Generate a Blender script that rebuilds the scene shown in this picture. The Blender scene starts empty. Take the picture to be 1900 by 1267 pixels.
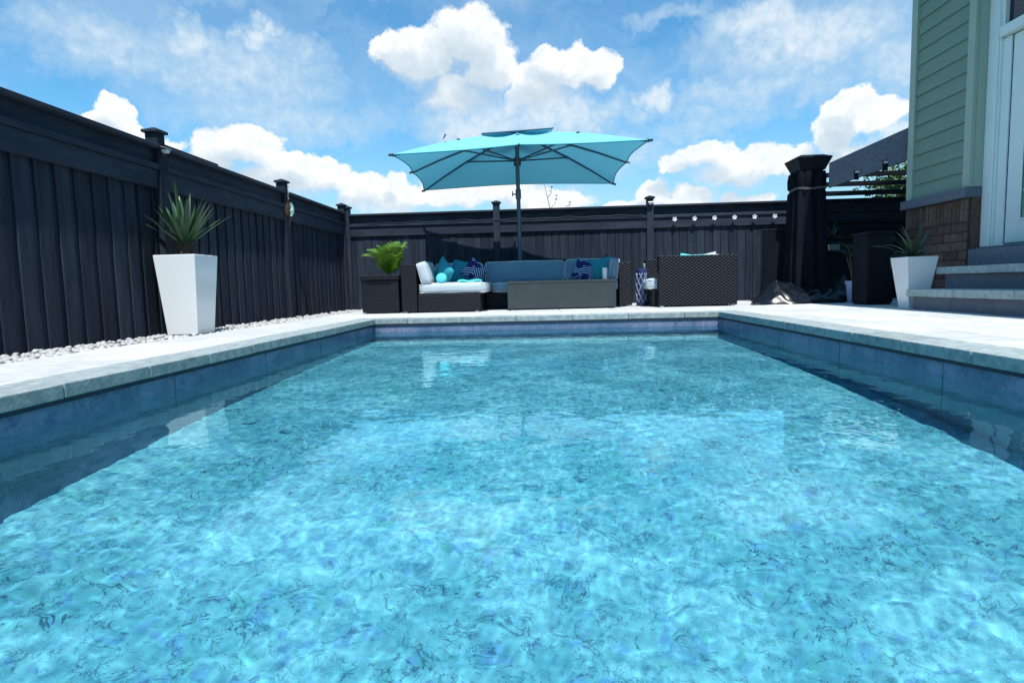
import bpy, bmesh, math, random
import numpy as np
from mathutils import Vector, Matrix, Euler

SC = bpy.context.scene
COL = SC.collection
R = math.radians
random.seed(11)

# ------------------------------------------------------------------ camera
cam = bpy.data.objects.new('camera', bpy.data.cameras.new('camera'))
COL.objects.link(cam)
cam.data.sensor_width = 36.0
cam.data.lens = 21.164
cam.data.clip_start = 0.05
cam.data.clip_end = 3000
_X = Vector((0.99831012, 0.0198722, -0.05460771))     # world axes seen in the camera's frame (right, up, forward)
_Y = Vector((0.05251347, 0.0939012, 0.99419561))
_Z = Vector((-0.02488458, 0.99538317, -0.09269896))
cam.matrix_world = Matrix(((_X[0], _X[1], -_X[2], 0), (_Y[0], _Y[1], -_Y[2], 0), (_Z[0], _Z[1], -_Z[2], 0.408), (0, 0, 0, 1)))
SC.camera = cam

# ------------------------------------------------------------------ light
SUN_EL, SUN_AZ = 65.0, 169.0          # degrees; azimuth clockwise from +Y (the pool's axis)
SKY_STRENGTH, SUN_STRENGTH, EXPOSURE = 0.1, 5.0, 0.2
_s = Vector((math.sin(R(SUN_AZ)) * math.cos(R(SUN_EL)), math.cos(R(SUN_AZ)) * math.cos(R(SUN_EL)), math.sin(R(SUN_EL))))
sun = bpy.data.objects.new('sun', bpy.data.lights.new('sun', 'SUN'))
COL.objects.link(sun)
sun.data.energy = SUN_STRENGTH
sun.data.angle = R(0.53)
sun.data.color = (1.0, 0.985, 0.965)
sun.rotation_euler = (-_s).to_track_quat('-Z', 'Y').to_euler()
sun.data.cycles.is_caustics_light = True

SC.view_settings.view_transform = 'Standard'
SC.view_settings.look = 'None'
SC.view_settings.exposure = EXPOSURE
SC.view_settings.gamma = 1
SC.view_settings.use_curve_mapping = False
SC.cycles.use_denoising = True
SC.cycles.caustics_refractive = True
SC.cycles.caustics_reflective = False
SC.cycles.max_bounces = 12
SC.cycles.transmission_bounces = 10
SC.cycles.transparent_max_bounces = 12
SC.cycles.sample_clamp_indirect = 8.0


# ------------------------------------------------------------------ node helper
class G:
    def __init__(self, tree):
        self.t = tree
    def n(self, typ, **kw):
        nd = self.t.nodes.new(typ)
        for k, v in kw.items():
            if k.startswith('_'):
                setattr(nd, k[1:], v)
            else:
                self.set(nd, k, v)
        return nd
    def set(self, nd, k, v):
        key = int(k[1:]) if k[0] == 'i' and k[1:].isdigit() else k.replace('__', ' ')
        s = nd.inputs[key]
        if isinstance(v, bpy.types.NodeSocket):
            self.t.links.new(v, s)
        elif isinstance(v, bpy.types.Node):
            self.t.links.new(v.outputs[0], s)
        else:
            if s.type == 'RGBA' and len(v) == 3:
                v = (*v, 1)
            s.default_value = v
    def math(self, op, a, b=None, c=None, clamp=False):
        nd = self.t.nodes.new('ShaderNodeMath'); nd.operation = op; nd.use_clamp = clamp
        for i, v in enumerate((a, b, c)):
            if v is not None:
                self.set(nd, 'i%d' % i, v)
        return nd.outputs[0]
    def vec(self, op, a, b=None, c=None, out=0):
        nd = self.t.nodes.new('ShaderNodeVectorMath'); nd.operation = op
        for i, v in enumerate((a, b, c)):
            if v is not None:
                self.set(nd, 'i%d' % i, v)
        return nd.outputs[out]
    def mix(self, f, a, b, blend='MIX'):
        nd = self.t.nodes.new('ShaderNodeMix'); nd.data_type = 'RGBA'; nd.blend_type = blend
        self.set(nd, 'i0', f); self.set(nd, 'i6', a); self.set(nd, 'i7', b)
        return nd.outputs[2]
    def ramp(self, f, stops, interp='LINEAR'):
        nd = self.t.nodes.new('ShaderNodeValToRGB'); nd.color_ramp.interpolation = interp
        e = nd.color_ramp.elements
        while len(e) > 1:
            e.remove(e[-1])
        e[0].position = stops[0][0]; e[0].color = (*stops[0][1], 1)
        for p, c in stops[1:]:
            q = e.new(p); q.color = (*c, 1)
        self.set(nd, 'i0', f)
        return nd.outputs[0]
    def noise(self, v, scale, detail=3, rough=.55, dist=0, out=0):
        nd = self.n('ShaderNodeTexNoise', Scale=scale, Detail=detail, Roughness=rough, Distortion=dist)
        if v is not None:
            self.set(nd, 'Vector', v)
        return nd.outputs[out]
    def sstep(self, x, lo, hi):
        nd = self.t.nodes.new('ShaderNodeMapRange'); nd.interpolation_type = 'SMOOTHSTEP'
        self.set(nd, 'i0', x); self.set(nd, 'i1', lo); self.set(nd, 'i2', hi)
        return nd.outputs[0]


# ------------------------------------------------------------------ sky with clouds
world = bpy.data.worlds.new('World')
SC.world = world
world.use_nodes = True
world.cycles.sampling_method = 'MANUAL'
world.cycles.sample_map_resolution = 512

# cumulus puffs as (azimuth, elevation, half width, half height, density), radians; azimuth 0 = along the pool
PUFFS = [
    (-0.111,0.374,0.062,0.043,1),(-0.181,0.346,0.067,0.039,1),(-0.227,0.348,0.037,0.029,1),(-0.087,0.335,0.057,0.042,1),
    (-0.131,0.301,0.078,0.034,0.8),(0.042,0.327,0.056,0.032,0.95),(0.095,0.326,0.037,0.026,1),(-0.002,0.303,0.057,0.041,0.9),
    (0.017,0.343,0.034,0.019,0.9),(-0.050,0.277,0.069,0.023,0.6),(-0.456,0.212,0.054,0.028,1),(-0.496,0.198,0.038,0.031,1),
    (-0.397,0.188,0.052,0.026,1),(-0.346,0.179,0.047,0.025,1),(-0.425,0.166,0.094,0.025,0.9),(-0.306,0.169,0.025,0.015,0.8),
    (-0.618,0.241,0.025,0.023,1),(-0.637,0.228,0.025,0.015,1),(-0.595,0.224,0.018,0.011,0.9),(-0.557,0.208,0.020,0.010,0.8),
    (0.447,0.228,0.034,0.027,1),(0.483,0.219,0.033,0.019,1),(0.432,0.200,0.033,0.031,0.95),(0.461,0.168,0.058,0.026,0.8),
    (0.518,0.195,0.036,0.027,0.7),(0.257,0.189,0.051,0.023,1),(0.323,0.175,0.053,0.023,1),(0.209,0.175,0.029,0.018,1),
    (0.382,0.172,0.044,0.021,0.9),(0.289,0.159,0.068,0.019,0.8),(0.177,0.140,0.028,0.018,1),(0.237,0.129,0.041,0.018,1),
    (0.304,0.125,0.032,0.013,1),(0.342,0.127,0.022,0.009,0.9),(0.200,0.122,0.088,0.010,0.9),(-0.227,0.148,0.052,0.025,0.9),
    (-0.273,0.156,0.042,0.026,0.9),(-0.303,0.145,0.033,0.020,0.8),(-0.137,0.147,0.061,0.022,0.9),(-0.179,0.166,0.052,0.017,0.7),
    (-0.235,0.174,0.017,0.013,0.9),(0.133,0.125,0.037,0.012,1),(0.004,0.136,0.078,0.017,0.8),(-0.066,0.156,0.053,0.020,0.8),
    (-0.528,0.340,0.043,0.036,0.6),(-0.429,0.354,0.036,0.024,0.65),(-0.368,0.344,0.055,0.028,0.45),(-0.538,0.299,0.041,0.027,0.45),
    (0.339,0.360,0.098,0.033,0.65),(0.376,0.317,0.049,0.020,0.65),(0.209,0.392,0.070,0.013,0.35),(0.477,0.322,0.044,0.025,0.45),
    (0.172,0.288,0.037,0.022,0.65),(0.272,0.280,0.046,0.012,0.45)]
_r = random.Random(5)
for k in range(9):                                    # the same kind of clouds all round
    a = 0.95 + k * (2 * math.pi - 1.9) / 9 + _r.uniform(-.12, .12)
    e = _r.uniform(.13, .5)
    for j in range(4):
        s = _r.uniform(.7, 1.3)
        PUFFS.append((a + _r.uniform(-.13, .13), e + _r.uniform(-.04, .03), .07 * s, .04 * s, _r.choice((1, .9, .6))))


# thin ragged cloud: below and beside the big heap, upper corners
SOFT = [(-.10,.255,.12,.04,.6),(.03,.255,.11,.045,.6),(.10,.27,.07,.03,.5),(-.45,.31,.16,.05,.5),(-.40,.26,.20,.04,.45),(-.62,.33,.12,.05,.5),
        (.40,.33,.16,.06,.6),(.33,.27,.18,.03,.45),(.52,.28,.10,.06,.5),(.25,.235,.12,.02,.4),(.13,.20,.10,.03,.45),(-.25,.13,.14,.03,.6),(.0,.14,.12,.03,.6)]


def build_sky():
    g = G(world.node_tree)
    bg = world.node_tree.nodes['Background']
    tc = g.n('ShaderNodeTexCoord')
    sp = g.n('ShaderNodeSeparateXYZ', i0=tc.outputs['Generated'])
    az = g.math('ARCTAN2', sp.outputs[0], sp.outputs[1])
    # azimuth of the second half circle continues past +pi so clouds behind join up
    az = g.math('ADD', az, g.math('MULTIPLY', g.math('LESS_THAN', az, -1.2), 2 * math.pi))
    el = g.math('ARCSINE', sp.outputs[2])
    uv = g.n('ShaderNodeCombineXYZ', i0=az, i1=el).outputs[0]
    # billowing edges
    w1 = g.noise(uv, 14, 6, .62, out=1)
    w1 = g.vec('MULTIPLY', g.vec('SUBTRACT', w1, (.5, .5, .5)), (.075, .06, 0))
    vo = g.n('ShaderNodeTexVoronoi', Scale=46.0, Vector=g.vec('ADD', uv, w1), _feature='SMOOTH_F1')
    vo.inputs['Smoothness'].default_value = .35
    vo2 = g.n('ShaderNodeTexVoronoi', Scale=110.0, Vector=g.vec('ADD', uv, w1))
    bil = g.math('ADD', g.math('MULTIPLY', vo.outputs[0], .55), g.math('MULTIPLY', vo2.outputs[0], .25))
    fine = g.noise(uv, 60, 5, .6)

    def field(p, puffs):
        d = None
        for (u, v, a, b, k) in puffs:
            if u < -1.2:
                u += 2 * math.pi
            a *= 1.16; b *= 1.2
            q = g.vec('MULTIPLY_ADD', p, (1 / a, 1 / b, 0), (-u / a, -v / b, 0))
            m = g.math('MULTIPLY_ADD', g.vec('DOT_PRODUCT', q, q, out=1), -k, k)   # k (1 - r^2)
            d = m if d is None else g.math('MAXIMUM', d, m)
        return d
    p = g.vec('ADD', uv, w1)
    hard = [q for q in PUFFS if q[4] > .7]
    soft = [q for q in PUFFS if q[4] <= .7] + SOFT
    d = field(p, hard)
    up = field(g.vec('ADD', p, (.012, .03, 0)), hard)
    ds = field(g.vec('ADD', p, g.vec('SCALE', w1)), soft)
    dd = g.math('SUBTRACT', d, g.math('MULTIPLY', g.math('SUBTRACT', bil, .3), .42))
    dd = g.math('ADD', dd, g.math('MULTIPLY', g.math('SUBTRACT', fine, .5), .40))
    # crisp tops, soft bases
    below = g.sstep(g.math('SUBTRACT', up, d), -.1, .5)
    wid = g.math('MULTIPLY_ADD', below, .9, .27)
    alpha = g.math('DIVIDE', g.math('SUBTRACT', dd, .06), wid, clamp=True)
    alpha = g.math('SMOOTH_MIN', alpha, .985, .1)
    shade = g.sstep(up, .05, .95)
    shade = g.math('MULTIPLY', shade, g.math('MULTIPLY_ADD', g.noise(uv, 22, 4, .6), 1.1, .35), clamp=True)
    relief = g.sstep(g.math('ADD', g.math('MULTIPLY', bil, .8), g.math('MULTIPLY', fine, .5)), .35, .85)
    ccol = g.mix(shade, (.96, .98, .99), (.52, .63, .72))
    ccol = g.mix(g.math('MULTIPLY', relief, .42), ccol, (.52, .63, .73))
    # thin high veil, streaked
    sx = g.vec('MULTIPLY', g.vec('ADD', uv, g.vec('MULTIPLY', w1, (2, 2, 0))), (2.2, 6.5, 1))
    veil = g.noise(sx, 1.35, 6, .55, .25)
    veil = g.math('MULTIPLY', g.sstep(veil, .36, .72), g.math('MULTIPLY_ADD', g.sstep(el, .9, .42), .27, .22))
    low = g.math('MULTIPLY', g.sstep(el, .30, .04), .62)
    sa = g.math('MULTIPLY', g.sstep(g.math('ADD', ds, g.math('MULTIPLY', g.math('SUBTRACT', fine, .5), .5)), -.25, .85), 1.0)
    veil = g.math('MAXIMUM', g.math('MAXIMUM', veil, low), sa)
    sa = g.math('MULTIPLY', sa, .85)
    hi = g.sstep(sa, .45, 1.0)
    sky = g.n('ShaderNodeTexSky', _sky_type='NISHITA', _sun_disc=False, _sun_elevation=R(SUN_EL), _sun_rotation=R(SUN_AZ),
              _air_density=1.0, _dust_density=.3, _ozone_density=2.0)
    base = g.mix(1.0, sky.outputs[0], (.66, 1.42, 1.66), 'MULTIPLY')
    lum = 1.0 / SKY_STRENGTH
    vcol = g.vec('SCALE', (.50, .66, .79)); vcol.node.inputs[3].default_value = lum
    vcol = g.mix(hi, vcol, (.78 / SKY_STRENGTH, .84 / SKY_STRENGTH, .89 / SKY_STRENGTH))
    c = g.mix(veil, base, vcol)
    ccol = g.vec('SCALE', ccol); ccol.node.inputs[3].default_value = lum
    c = g.mix(alpha, c, ccol)
    g.t.links.new(c, bg.inputs[0])
    bg.inputs[1].default_value = SKY_STRENGTH


build_sky()


# ------------------------------------------------------------------ material helper
def pmat(name, col, rough=.6, col2=None, nscale=6., stretch=(1, 1, 1), bump=0., bscale=None, spec=.5, metallic=0., contrast=(.3, .7), space='Object', rnd=0.):
    m = bpy.data.materials.new(name); m.use_nodes = True
    g = G(m.node_tree); b = m.node_tree.nodes['Principled BSDF']
    b.inputs['Roughness'].default_value = rough
    b.inputs['Metallic'].default_value = metallic
    b.inputs['Specular IOR Level'].default_value = spec
    tc = g.n('ShaderNodeTexCoord')
    v = tc.outputs[space]
    oi = g.n('ShaderNodeObjectInfo')
    off = g.vec('SCALE', (37., 19., 53.)); g.t.links.new(oi.outputs['Random'], off.node.inputs[3])
    v = g.vec('MULTIPLY', g.vec('ADD', v, off), stretch)
    c2 = col2 or tuple(x * .8 for x in col)
    nz = g.noise(v, nscale, 5, .62)
    f = g.sstep(nz, contrast[0], contrast[1])
    c = g.mix(f, col, c2)
    if rnd:
        k = g.math('MULTIPLY_ADD', oi.outputs['Random'], 2 * rnd, 1 - rnd)
        c = g.vec('SCALE', c); g.t.links.new(k, c.node.inputs[3])
    g.t.links.new(c, b.inputs['Base Color'])
    if bump:
        bp = g.n('ShaderNodeBump', Strength=bump, Distance=.01, Height=g.noise(v, bscale or nscale * 4, 6, .65))
        g.t.links.new(bp.outputs[0], b.inputs['Normal'])
    m['g'] = 1
    return m, g, b


def P(*a, **k):
    return pmat(*a, **k)[0]


M = {}
M['stain'] = P('charcoal_stain', (.018, .0245, .038), .74, (.032, .042, .060), 5, (3, 3, .35), .25, 26, spec=.10, rnd=.22)
M['stain_h'] = P('charcoal_stain_rail', (.023, .030, .046), .72, (.038, .049, .070), 4, (.5, 3, 3), .25, 30, spec=.12, rnd=.12)
M['paver'] = P('pale_paver', (.62, .63, .61), .85, (.46, .47, .46), 7, (1, 2.5, 1), .15, 60, rnd=.12)
M['coping'] = P('coping_stone', (.38, .43, .42), .8, (.22, .27, .27), 16, (1, 1, 1), .35, 50, rnd=.08)
M['deckbase'] = P('deck_mortar', (.16, .165, .165), .9)
M['gravelbed'] = P('gravel_bed', (.40, .40, .38), .95, (.22, .22, .21), 40, bump=.6)
M['pebble'] = P('white_pebble', (.60, .595, .57), .6, (.40, .395, .38), 12, rnd=.14)
M['white_glaze'] = P('white_gloss_planter', (.80, .82, .82), .16, (.77, .79, .79), 2)
M['soil'] = P('soil', (.035, .028, .02), .95, (.06, .05, .04), 40, bump=.8)
M['wicker'] = P('black_wicker', (.0075, .011, .020), .44, (.005, .007, .013), 30, spec=.25)
M['wicker_core'] = P('wicker_core', (.008, .009, .012), .8)
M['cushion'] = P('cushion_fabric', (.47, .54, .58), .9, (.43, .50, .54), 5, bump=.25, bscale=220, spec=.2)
M['shaded_cushion'] = P('shaded_cushion_fabric', (.20, .30, .40), .9, (.17, .265, .36), 5, bump=.25, bscale=220, spec=.2)  # same cushion fabric, darker and bluer: parasol shade put into the colour
M['piping'] = P('cushion_piping', (.72, .76, .76), .9)
M['teal'] = P('teal_fabric', (.035, .30, .36), .9, (.025, .24, .31), 8, bump=.2, bscale=200, spec=.2)
M['aqua'] = P('aqua_fabric', (.12, .62, .64), .9, (.10, .55, .58), 8, bump=.2, bscale=200, spec=.2)
M['tabletop'] = P('grey_concrete', (.034, .047, .054), .7, (.026, .036, .042), 5, (1, 1, 1), .15, 40)
M['metal_dark'] = P('dark_metal', (.055, .07, .085), .4, spec=.5, metallic=.3)
M['pole'] = P('umbrella_pole_paint', (.045, .095, .15), .35, (.04, .085, .135), 4)
M['black_cloth'] = P('black_cloth', (.0045, .006, .011), .85, (.008, .010, .017), 8, (1, 1, .4), .3, 18, spec=.1)
M['black_vinyl'] = P('black_vinyl', (.004, .0055, .009), .24, (.007, .009, .013), 6, bump=.08, bscale=9, spec=.32)
M['black_paint'] = P('black_paint', (.006, .008, .014), .5, (.009, .012, .019), 5, spec=.2)
M['beam'] = P('beam_stain', (.15, .17, .215), .8, (.08, .095, .13), 14, (1, 1, 6), .3, 40)
M['siding'] = P('sage_siding', (.205, .30, .235), .6, (.185, .275, .215), 3, (1, .4, 6), .15, 40, spec=.3, rnd=.03)
M['trim'] = P('sage_trim', (.36, .455, .37), .55, (.33, .42, .345), 3, spec=.3)
M['white_paint'] = P('white_door_paint', (.74, .84, .81), .45, (.70, .80, .77), 4)
M['ledge'] = P('grey_ledge_stone', (.15, .17, .205), .85, (.10, .12, .15), 24, bump=.4)
M['brick'] = P('brown_brick', (.155, .09, .066), .88, (.09, .055, .043), 14, (1, 1, 1), .5, 60, rnd=.30)
M['mortar'] = P('mortar', (.055, .05, .048), .95)
M['stepstone'] = P('step_stone', (.40, .48, .47), .8, (.27, .34, .34), 18, (1, 1, 1), .35, 60, rnd=.1)
M['riser'] = P('riser_stone', (.17, .185, .22), .85, (.12, .135, .165), 20, (1, 3, .6), .3, 60, rnd=.1)
M['roof'] = P('roof_shingle', (.08, .08, .085), .9, bump=.4)
M['wallbody'] = P('house_wall_body', (.20, .34, .27), .7)
M['yucca'] = P('yucca_leaf', (.03, .078, .034), .36, (.06, .13, .05), 5, (1, 1, .4), spec=.5, rnd=.25)
M['dark_leaf'] = P('dark_blade_leaf', (.035, .075, .045), .45, (.05, .10, .055), 5, rnd=.25)
M['palm'] = P('palm_leaflet', (.17, .30, .02), .4, (.08, .20, .02), 14, rnd=.25)
M['stem'] = P('plant_stem', (.10, .12, .04), .7)
M['trunk'] = P('fibrous_trunk', (.11, .085, .055), .9, (.05, .04, .03), 30, bump=.8)
M['bark'] = P('bark', (.06, .05, .042), .9, (.1, .085, .07), 20, bump=.5)
M['tree_leaf'] = P('tree_leaf', (.045, .10, .03), .55, (.065, .13, .035), 3, rnd=.25)
M['white_plastic'] = P('white_plastic', (.82, .83, .82), .4)
M['blue_pot'] = P('lilac_blue_pot', (.36, .40, .62), .4)
M['navy_glaze'] = P('navy_glaze', (.02, .035, .12), .25, (.03, .05, .16), 8)
M['pale_line'] = P('pale_glaze', (.45, .52, .62), .35)
M['copper'] = P('aged_copper', (.16, .085, .045), .45, (.09, .06, .05), 30, metallic=.6)
M['verdigris'] = P('verdigris', (.42, .66, .56), .55, (.30, .55, .47), 25)
M['silver'] = P('brushed_silver', (.55, .57, .6), .3, metallic=.9)
M['grass'] = P('lawn', (.06, .10, .03), .95, (.04, .075, .025), 2)
M['bead'] = P('liner_track', (.02, .026, .045), .5)


def glass_mat():
    m, g, b = pmat('window_glass', (.012, .018, .035), .03, spec=.45)
    return m
M['glass'] = glass_mat()


def canopy_mat():
    m = bpy.data.materials.new('turquoise_canopy'); m.use_nodes = True
    g = G(m.node_tree); m.node_tree.nodes.clear()
    out = g.n('ShaderNodeOutputMaterial')
    tc = g.n('ShaderNodeTexCoord')
    nz = g.noise(tc.outputs['Object'], 3, 4)
    c = g.mix(nz, (.25, .68, .80), (.29, .74, .85))
    d = g.n('ShaderNodeBsdfDiffuse', Color=c)
    t = g.n('ShaderNodeBsdfTranslucent', Color=g.mix(nz, (.045, .25, .36), (.055, .28, .39)))
    mx = g.n('ShaderNodeMixShader', i0=.33, i1=d, i2=t)
    g.set(out, 'Surface', mx)
    return m
M['canopy'] = canopy_mat()


def liner_mat(name, k):
    """printed marble vinyl: pale blue ground, blotches, broken dark veins"""
    m, g, b = pmat(name, (.3, .5, .6), .35)
    nt = m.node_tree
    tc = g.n('ShaderNodeTexCoord')
    v = tc.outputs['Object']
    w = g.vec('SUBTRACT', g.noise(v, 5, 5, .6, out=1), (.5, .5, .5))
    ww = g.vec('SCALE', w); ww.node.inputs[3].default_value = .22
    vw = g.vec('ADD', v, ww)
    def veins(scale, width, seed):
        vo = g.n('ShaderNodeTexVoronoi', _feature='DISTANCE_TO_EDGE', Scale=scale, Vector=g.vec('ADD', vw, (seed, seed * .7, 0)))
        return g.sstep(vo.outputs[0], width, width * .12)
    big = g.noise(g.vec('ADD', v, (5, 1, 2)), 1.6, 3)
    def marble(scale, width, seed, mlo, mhi, dist):
        nz = g.noise(g.vec('ADD', v, (seed, seed * 1.7, seed * .3)), scale, 5, .6, dist)
        line = g.sstep(g.math('ABSOLUTE', g.math('SUBTRACT', nz, .5)), width, width * .15)
        mask = g.sstep(g.noise(g.vec('ADD', v, (seed * 2.3, 4, seed)), scale * 1.6, 4, .7), mlo, mhi)
        return g.math('MULTIPLY', line, mask)
    ve = g.math('MAXIMUM', marble(4.5, .017, 1.3, .44, .56, .9), g.math('MULTIPLY', marble(9.0, .02, 5.1, .45, .57, .7), .9))
    ve = g.math('MAXIMUM', ve, g.math('MULTIPLY', marble(17.0, .026, 9.7, .49, .60, .5), .7))
    ve = g.math('MULTIPLY', ve, g.math('MULTIPLY_ADD', g.sstep(big, .35, .65), .6, .45), clamp=True)
    blot = g.noise(vw, 9, 9, .76)
    c = g.ramp(blot, [(.32, (.08, .19, .29)), (.44, (.22, .36, .46)), (.54, (.34, .49, .58)), (.72, (.42, .56, .63))])
    c = g.mix(g.math('MULTIPLY', g.sstep(big, .36, .62), .62), c, (.09, .25, .32))
    green = g.sstep(g.noise(g.vec('ADD', vw, (7, 7, 7)), 13, 4), .59, .68)
    c = g.mix(g.math('MULTIPLY', green, .45), c, (.14, .36, .30))
    lil = g.sstep(g.noise(g.vec('ADD', vw, (17, 3, 7)), 14, 4), .57, .66)
    c = g.mix(g.math('MULTIPLY', lil, .5), c, (.16, .22, .48))
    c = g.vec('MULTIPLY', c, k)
    c = g.mix(g.math('MULTIPLY', ve, .85), c, (.03, .07, .13))
    nt.links.new(c, b.inputs['Base Color'])
    return m
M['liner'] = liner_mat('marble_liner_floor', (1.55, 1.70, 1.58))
M['liner_wall_shade'] = liner_mat('marble_liner_wall_shade', (.78, .56, .68))  # same liner as the floor, darker copy with wall shade put into its colour


def water_mat():
    m = bpy.data.materials.new('clear_water'); m.use_nodes = True
    g = G(m.node_tree); m.node_tree.nodes.clear()
    out = g.n('ShaderNodeOutputMaterial')
    gl = g.n('ShaderNodeBsdfGlass', Color=(.64, .955, .995), Roughness=0.0, IOR=1.333)
    g.set(out, 'Surface', gl)
    return m
M['water'] = water_mat()


def pattern_mat():
    m, g, b = pmat('navy_feather_print', (.02, .025, .13), .9, spec=.2)
    tc = g.n('ShaderNodeTexCoord')
    sp = g.n('ShaderNodeSeparateXYZ', i0=tc.outputs['Object'])
    x = g.math('ABSOLUTE', sp.outputs[0])
    s = g.math('ADD', g.math('MULTIPLY', x, 15), g.math('MULTIPLY', sp.outputs[2], 21))
    st = g.math('GREATER_THAN', g.math('FRACT', s), .66)
    br = g.math('GREATER_THAN', g.noise(tc.outputs['Object'], 6, 1), .47)
    c = g.mix(g.math('MULTIPLY', st, br), (.018, .022, .125), (.55, .68, .82))
    g.t.links.new(c, b.inputs['Base Color'])
    return m
M['feather'] = pattern_mat()


# ------------------------------------------------------------------ object helpers
def link(o, parent=None):
    COL.objects.link(o)
    if parent is not None:
        o.parent = parent
    return o


def tag(o, label=None, cat=None, group=None, kind=None):
    if label: o['label'] = label
    if cat: o['category'] = cat
    if group: o['group'] = group
    if kind: o['kind'] = kind
    return o


def thing(name, label, cat, loc=(0, 0, 0), rz=0, group=None):
    o = bpy.data.objects.new(name, None)
    o.empty_display_size = .1
    o.location = loc; o.rotation_euler = (0, 0, rz)
    return tag(link(o), label, cat, group)


class MB:
    """collects shapes into one mesh"""
    def __init__(self):
        self.v = []; self.f = []
    def add(self, v, f):
        n = len(self.v)
        self.v += [tuple(p) for p in v]
        self.f += [tuple(i + n for i in q) for q in f]
        return self
    def box(self, x0, y0, z0, x1, y1, z1, mat4=None):
        v = [(x0, y0, z0), (x1, y0, z0), (x1, y1, z0), (x0, y1, z0), (x0, y0, z1), (x1, y0, z1), (x1, y1, z1), (x0, y1, z1)]
        if mat4 is not None:
            v = [mat4 @ Vector(p) for p in v]
        return self.add(v, [(3, 2, 1, 0), (4, 5, 6, 7), (0, 1, 5, 4), (1, 2, 6, 5), (2, 3, 7, 6), (3, 0, 4, 7)])
    def frustum(self, c, a0, b0, z0, a1, b1, z1, cap=True):
        x, y = c
        v = [(x - a0, y - b0, z0), (x + a0, y - b0, z0), (x + a0, y + b0, z0), (x - a0, y + b0, z0),
             (x - a1, y - b1, z1), (x + a1, y - b1, z1), (x + a1, y + b1, z1), (x - a1, y + b1, z1)]
        f = [(3, 2, 1, 0), (0, 1, 5, 4), (1, 2, 6, 5), (2, 3, 7, 6), (3, 0, 4, 7)]
        if cap: f.append((4, 5, 6, 7))
        return self.add(v, f)
    def tube(self, pts, r, n=8, cap=True):
        pts = [Vector(p) for p in pts]
        rs = r if isinstance(r, (list, tuple)) else [r] * len(pts)
        base = len(self.v)
        prev = None
        for i, p in enumerate(pts):
            d = (pts[min(i + 1, len(pts) - 1)] - pts[max(i - 1, 0)]).normalized()
            if prev is None:
                u = d.orthogonal().normalized()
            else:
                u = (prev - d * prev.dot(d)).normalized()
            prev = u
            w = d.cross(u)
            for k in range(n):
                a = 2 * math.pi * k / n
                self.v.append(tuple(p + (u * math.cos(a) + w * math.sin(a)) * rs[i]))
        for i in range(len(pts) - 1):
            for k in range(n):
                a = base + i * n + k; b = base + i * n + (k + 1) % n
                self.f.append((a, b, b + n, a + n))
        if cap:
            self.f.append(tuple(base + k for k in range(n))[::-1])
            e = base + (len(pts) - 1) * n
            self.f.append(tuple(e + k for k in range(n)))
        return self
    def lathe(self, prof, n=20, c=(0, 0, 0)):
        base = len(self.v)
        for (r, z) in prof:
            for k in range(n):
                a = 2 * math.pi * k / n
                self.v.append((c[0] + r * math.cos(a), c[1] + r * math.sin(a), c[2] + z))
        for i in range(len(prof) - 1):
            for k in range(n):
                a = base + i * n + k; b = base + i * n + (k + 1) % n
                self.f.append((a, b, b + n, a + n))
        self.f.append(tuple(base + k for k in range(n))[::-1])
        e = base + (len(prof) - 1) * n
        self.f.append(tuple(e + k for k in range(n)))
        return self
    def mesh(self, name, mat, smooth=False, bevel=0., seg=1):
        d = bpy.data.meshes.new(name)
        d.from_pydata(self.v, [], self.f)
        if bevel:
            bm = bmesh.new(); bm.from_mesh(d)
            bmesh.ops.bevel(bm, geom=[e for e in bm.edges], offset=bevel, segments=seg, affect='EDGES', profile=.6)
            bm.to_mesh(d); bm.free()
        if mat is not None:
            d.materials.append(mat)
        if smooth:
            d.polygons.foreach_set('use_smooth', [True] * len(d.polygons))
            if smooth != 2:
                d.set_sharp_from_angle(angle=R(42))
        d.update()
        return d
    def obj(self, name, mat, parent=None, **k):
        return link(bpy.data.objects.new(name, self.mesh(name, mat, **k)), parent)


def inst(name, mesh, parent=None, loc=(0, 0, 0), rot=(0, 0, 0), scale=(1, 1, 1)):
    o = bpy.data.objects.new(name, mesh)
    o.location = loc; o.rotation_euler = rot; o.scale = scale
    return link(o, parent)


def box(name, x0, y0, z0, x1, y1, z1, mat, parent=None, bevel=.004, seg=1):
    return MB().box(x0, y0, z0, x1, y1, z1).obj(name, mat, parent, bevel=bevel, seg=seg)


# ------------------------------------------------------------------ main dimensions
PX, PY0, PY1 = 2.285, -.7, 7.95        # pool
WZ = -.176                             # water level, deck top is z = 0
XF, YF = -4.0, 12.1                    # fence faces
DX = -3.4                              # left edge of the paving

# ------------------------------------------------------------------ ground and deck
def ring(name, x0, y0, x1, y1, X0, Y0, X1, Y1, z, mat, kind):
    o = MB().add([(X0, Y0, z), (X1, Y0, z), (X1, Y1, z), (X0, Y1, z), (x0, y0, z), (x1, y0, z), (x1, y1, z), (x0, y1, z)],
                 [(0, 1, 5, 4), (1, 2, 6, 5), (2, 3, 7, 6), (3, 0, 4, 7)]).obj(name, mat)
    return tag(o, kind=kind)
ring('ground', -PX - .2, PY0 - .2, PX + .2, PY1 + .2, -600, -600, 600, 600, -.12, M['grass'], 'structure')

deck = MB()
Z0, Z1 = -.10, -.012
deck.box(DX, -4.5, Z0, -PX - .01, YF - .55, Z1)
deck.box(PX + .01, -4.5, Z0, 9.0, YF + .05, Z1)
deck.box(-PX - .009, PY1 + .01, Z0, PX + .009, YF + .05, Z1)
deck.box(-PX - .009, -4.5, Z0, PX + .009, PY0 - .01, Z1)
deck = tag(deck.obj('deck', M['deckbase']), kind='structure')

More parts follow.
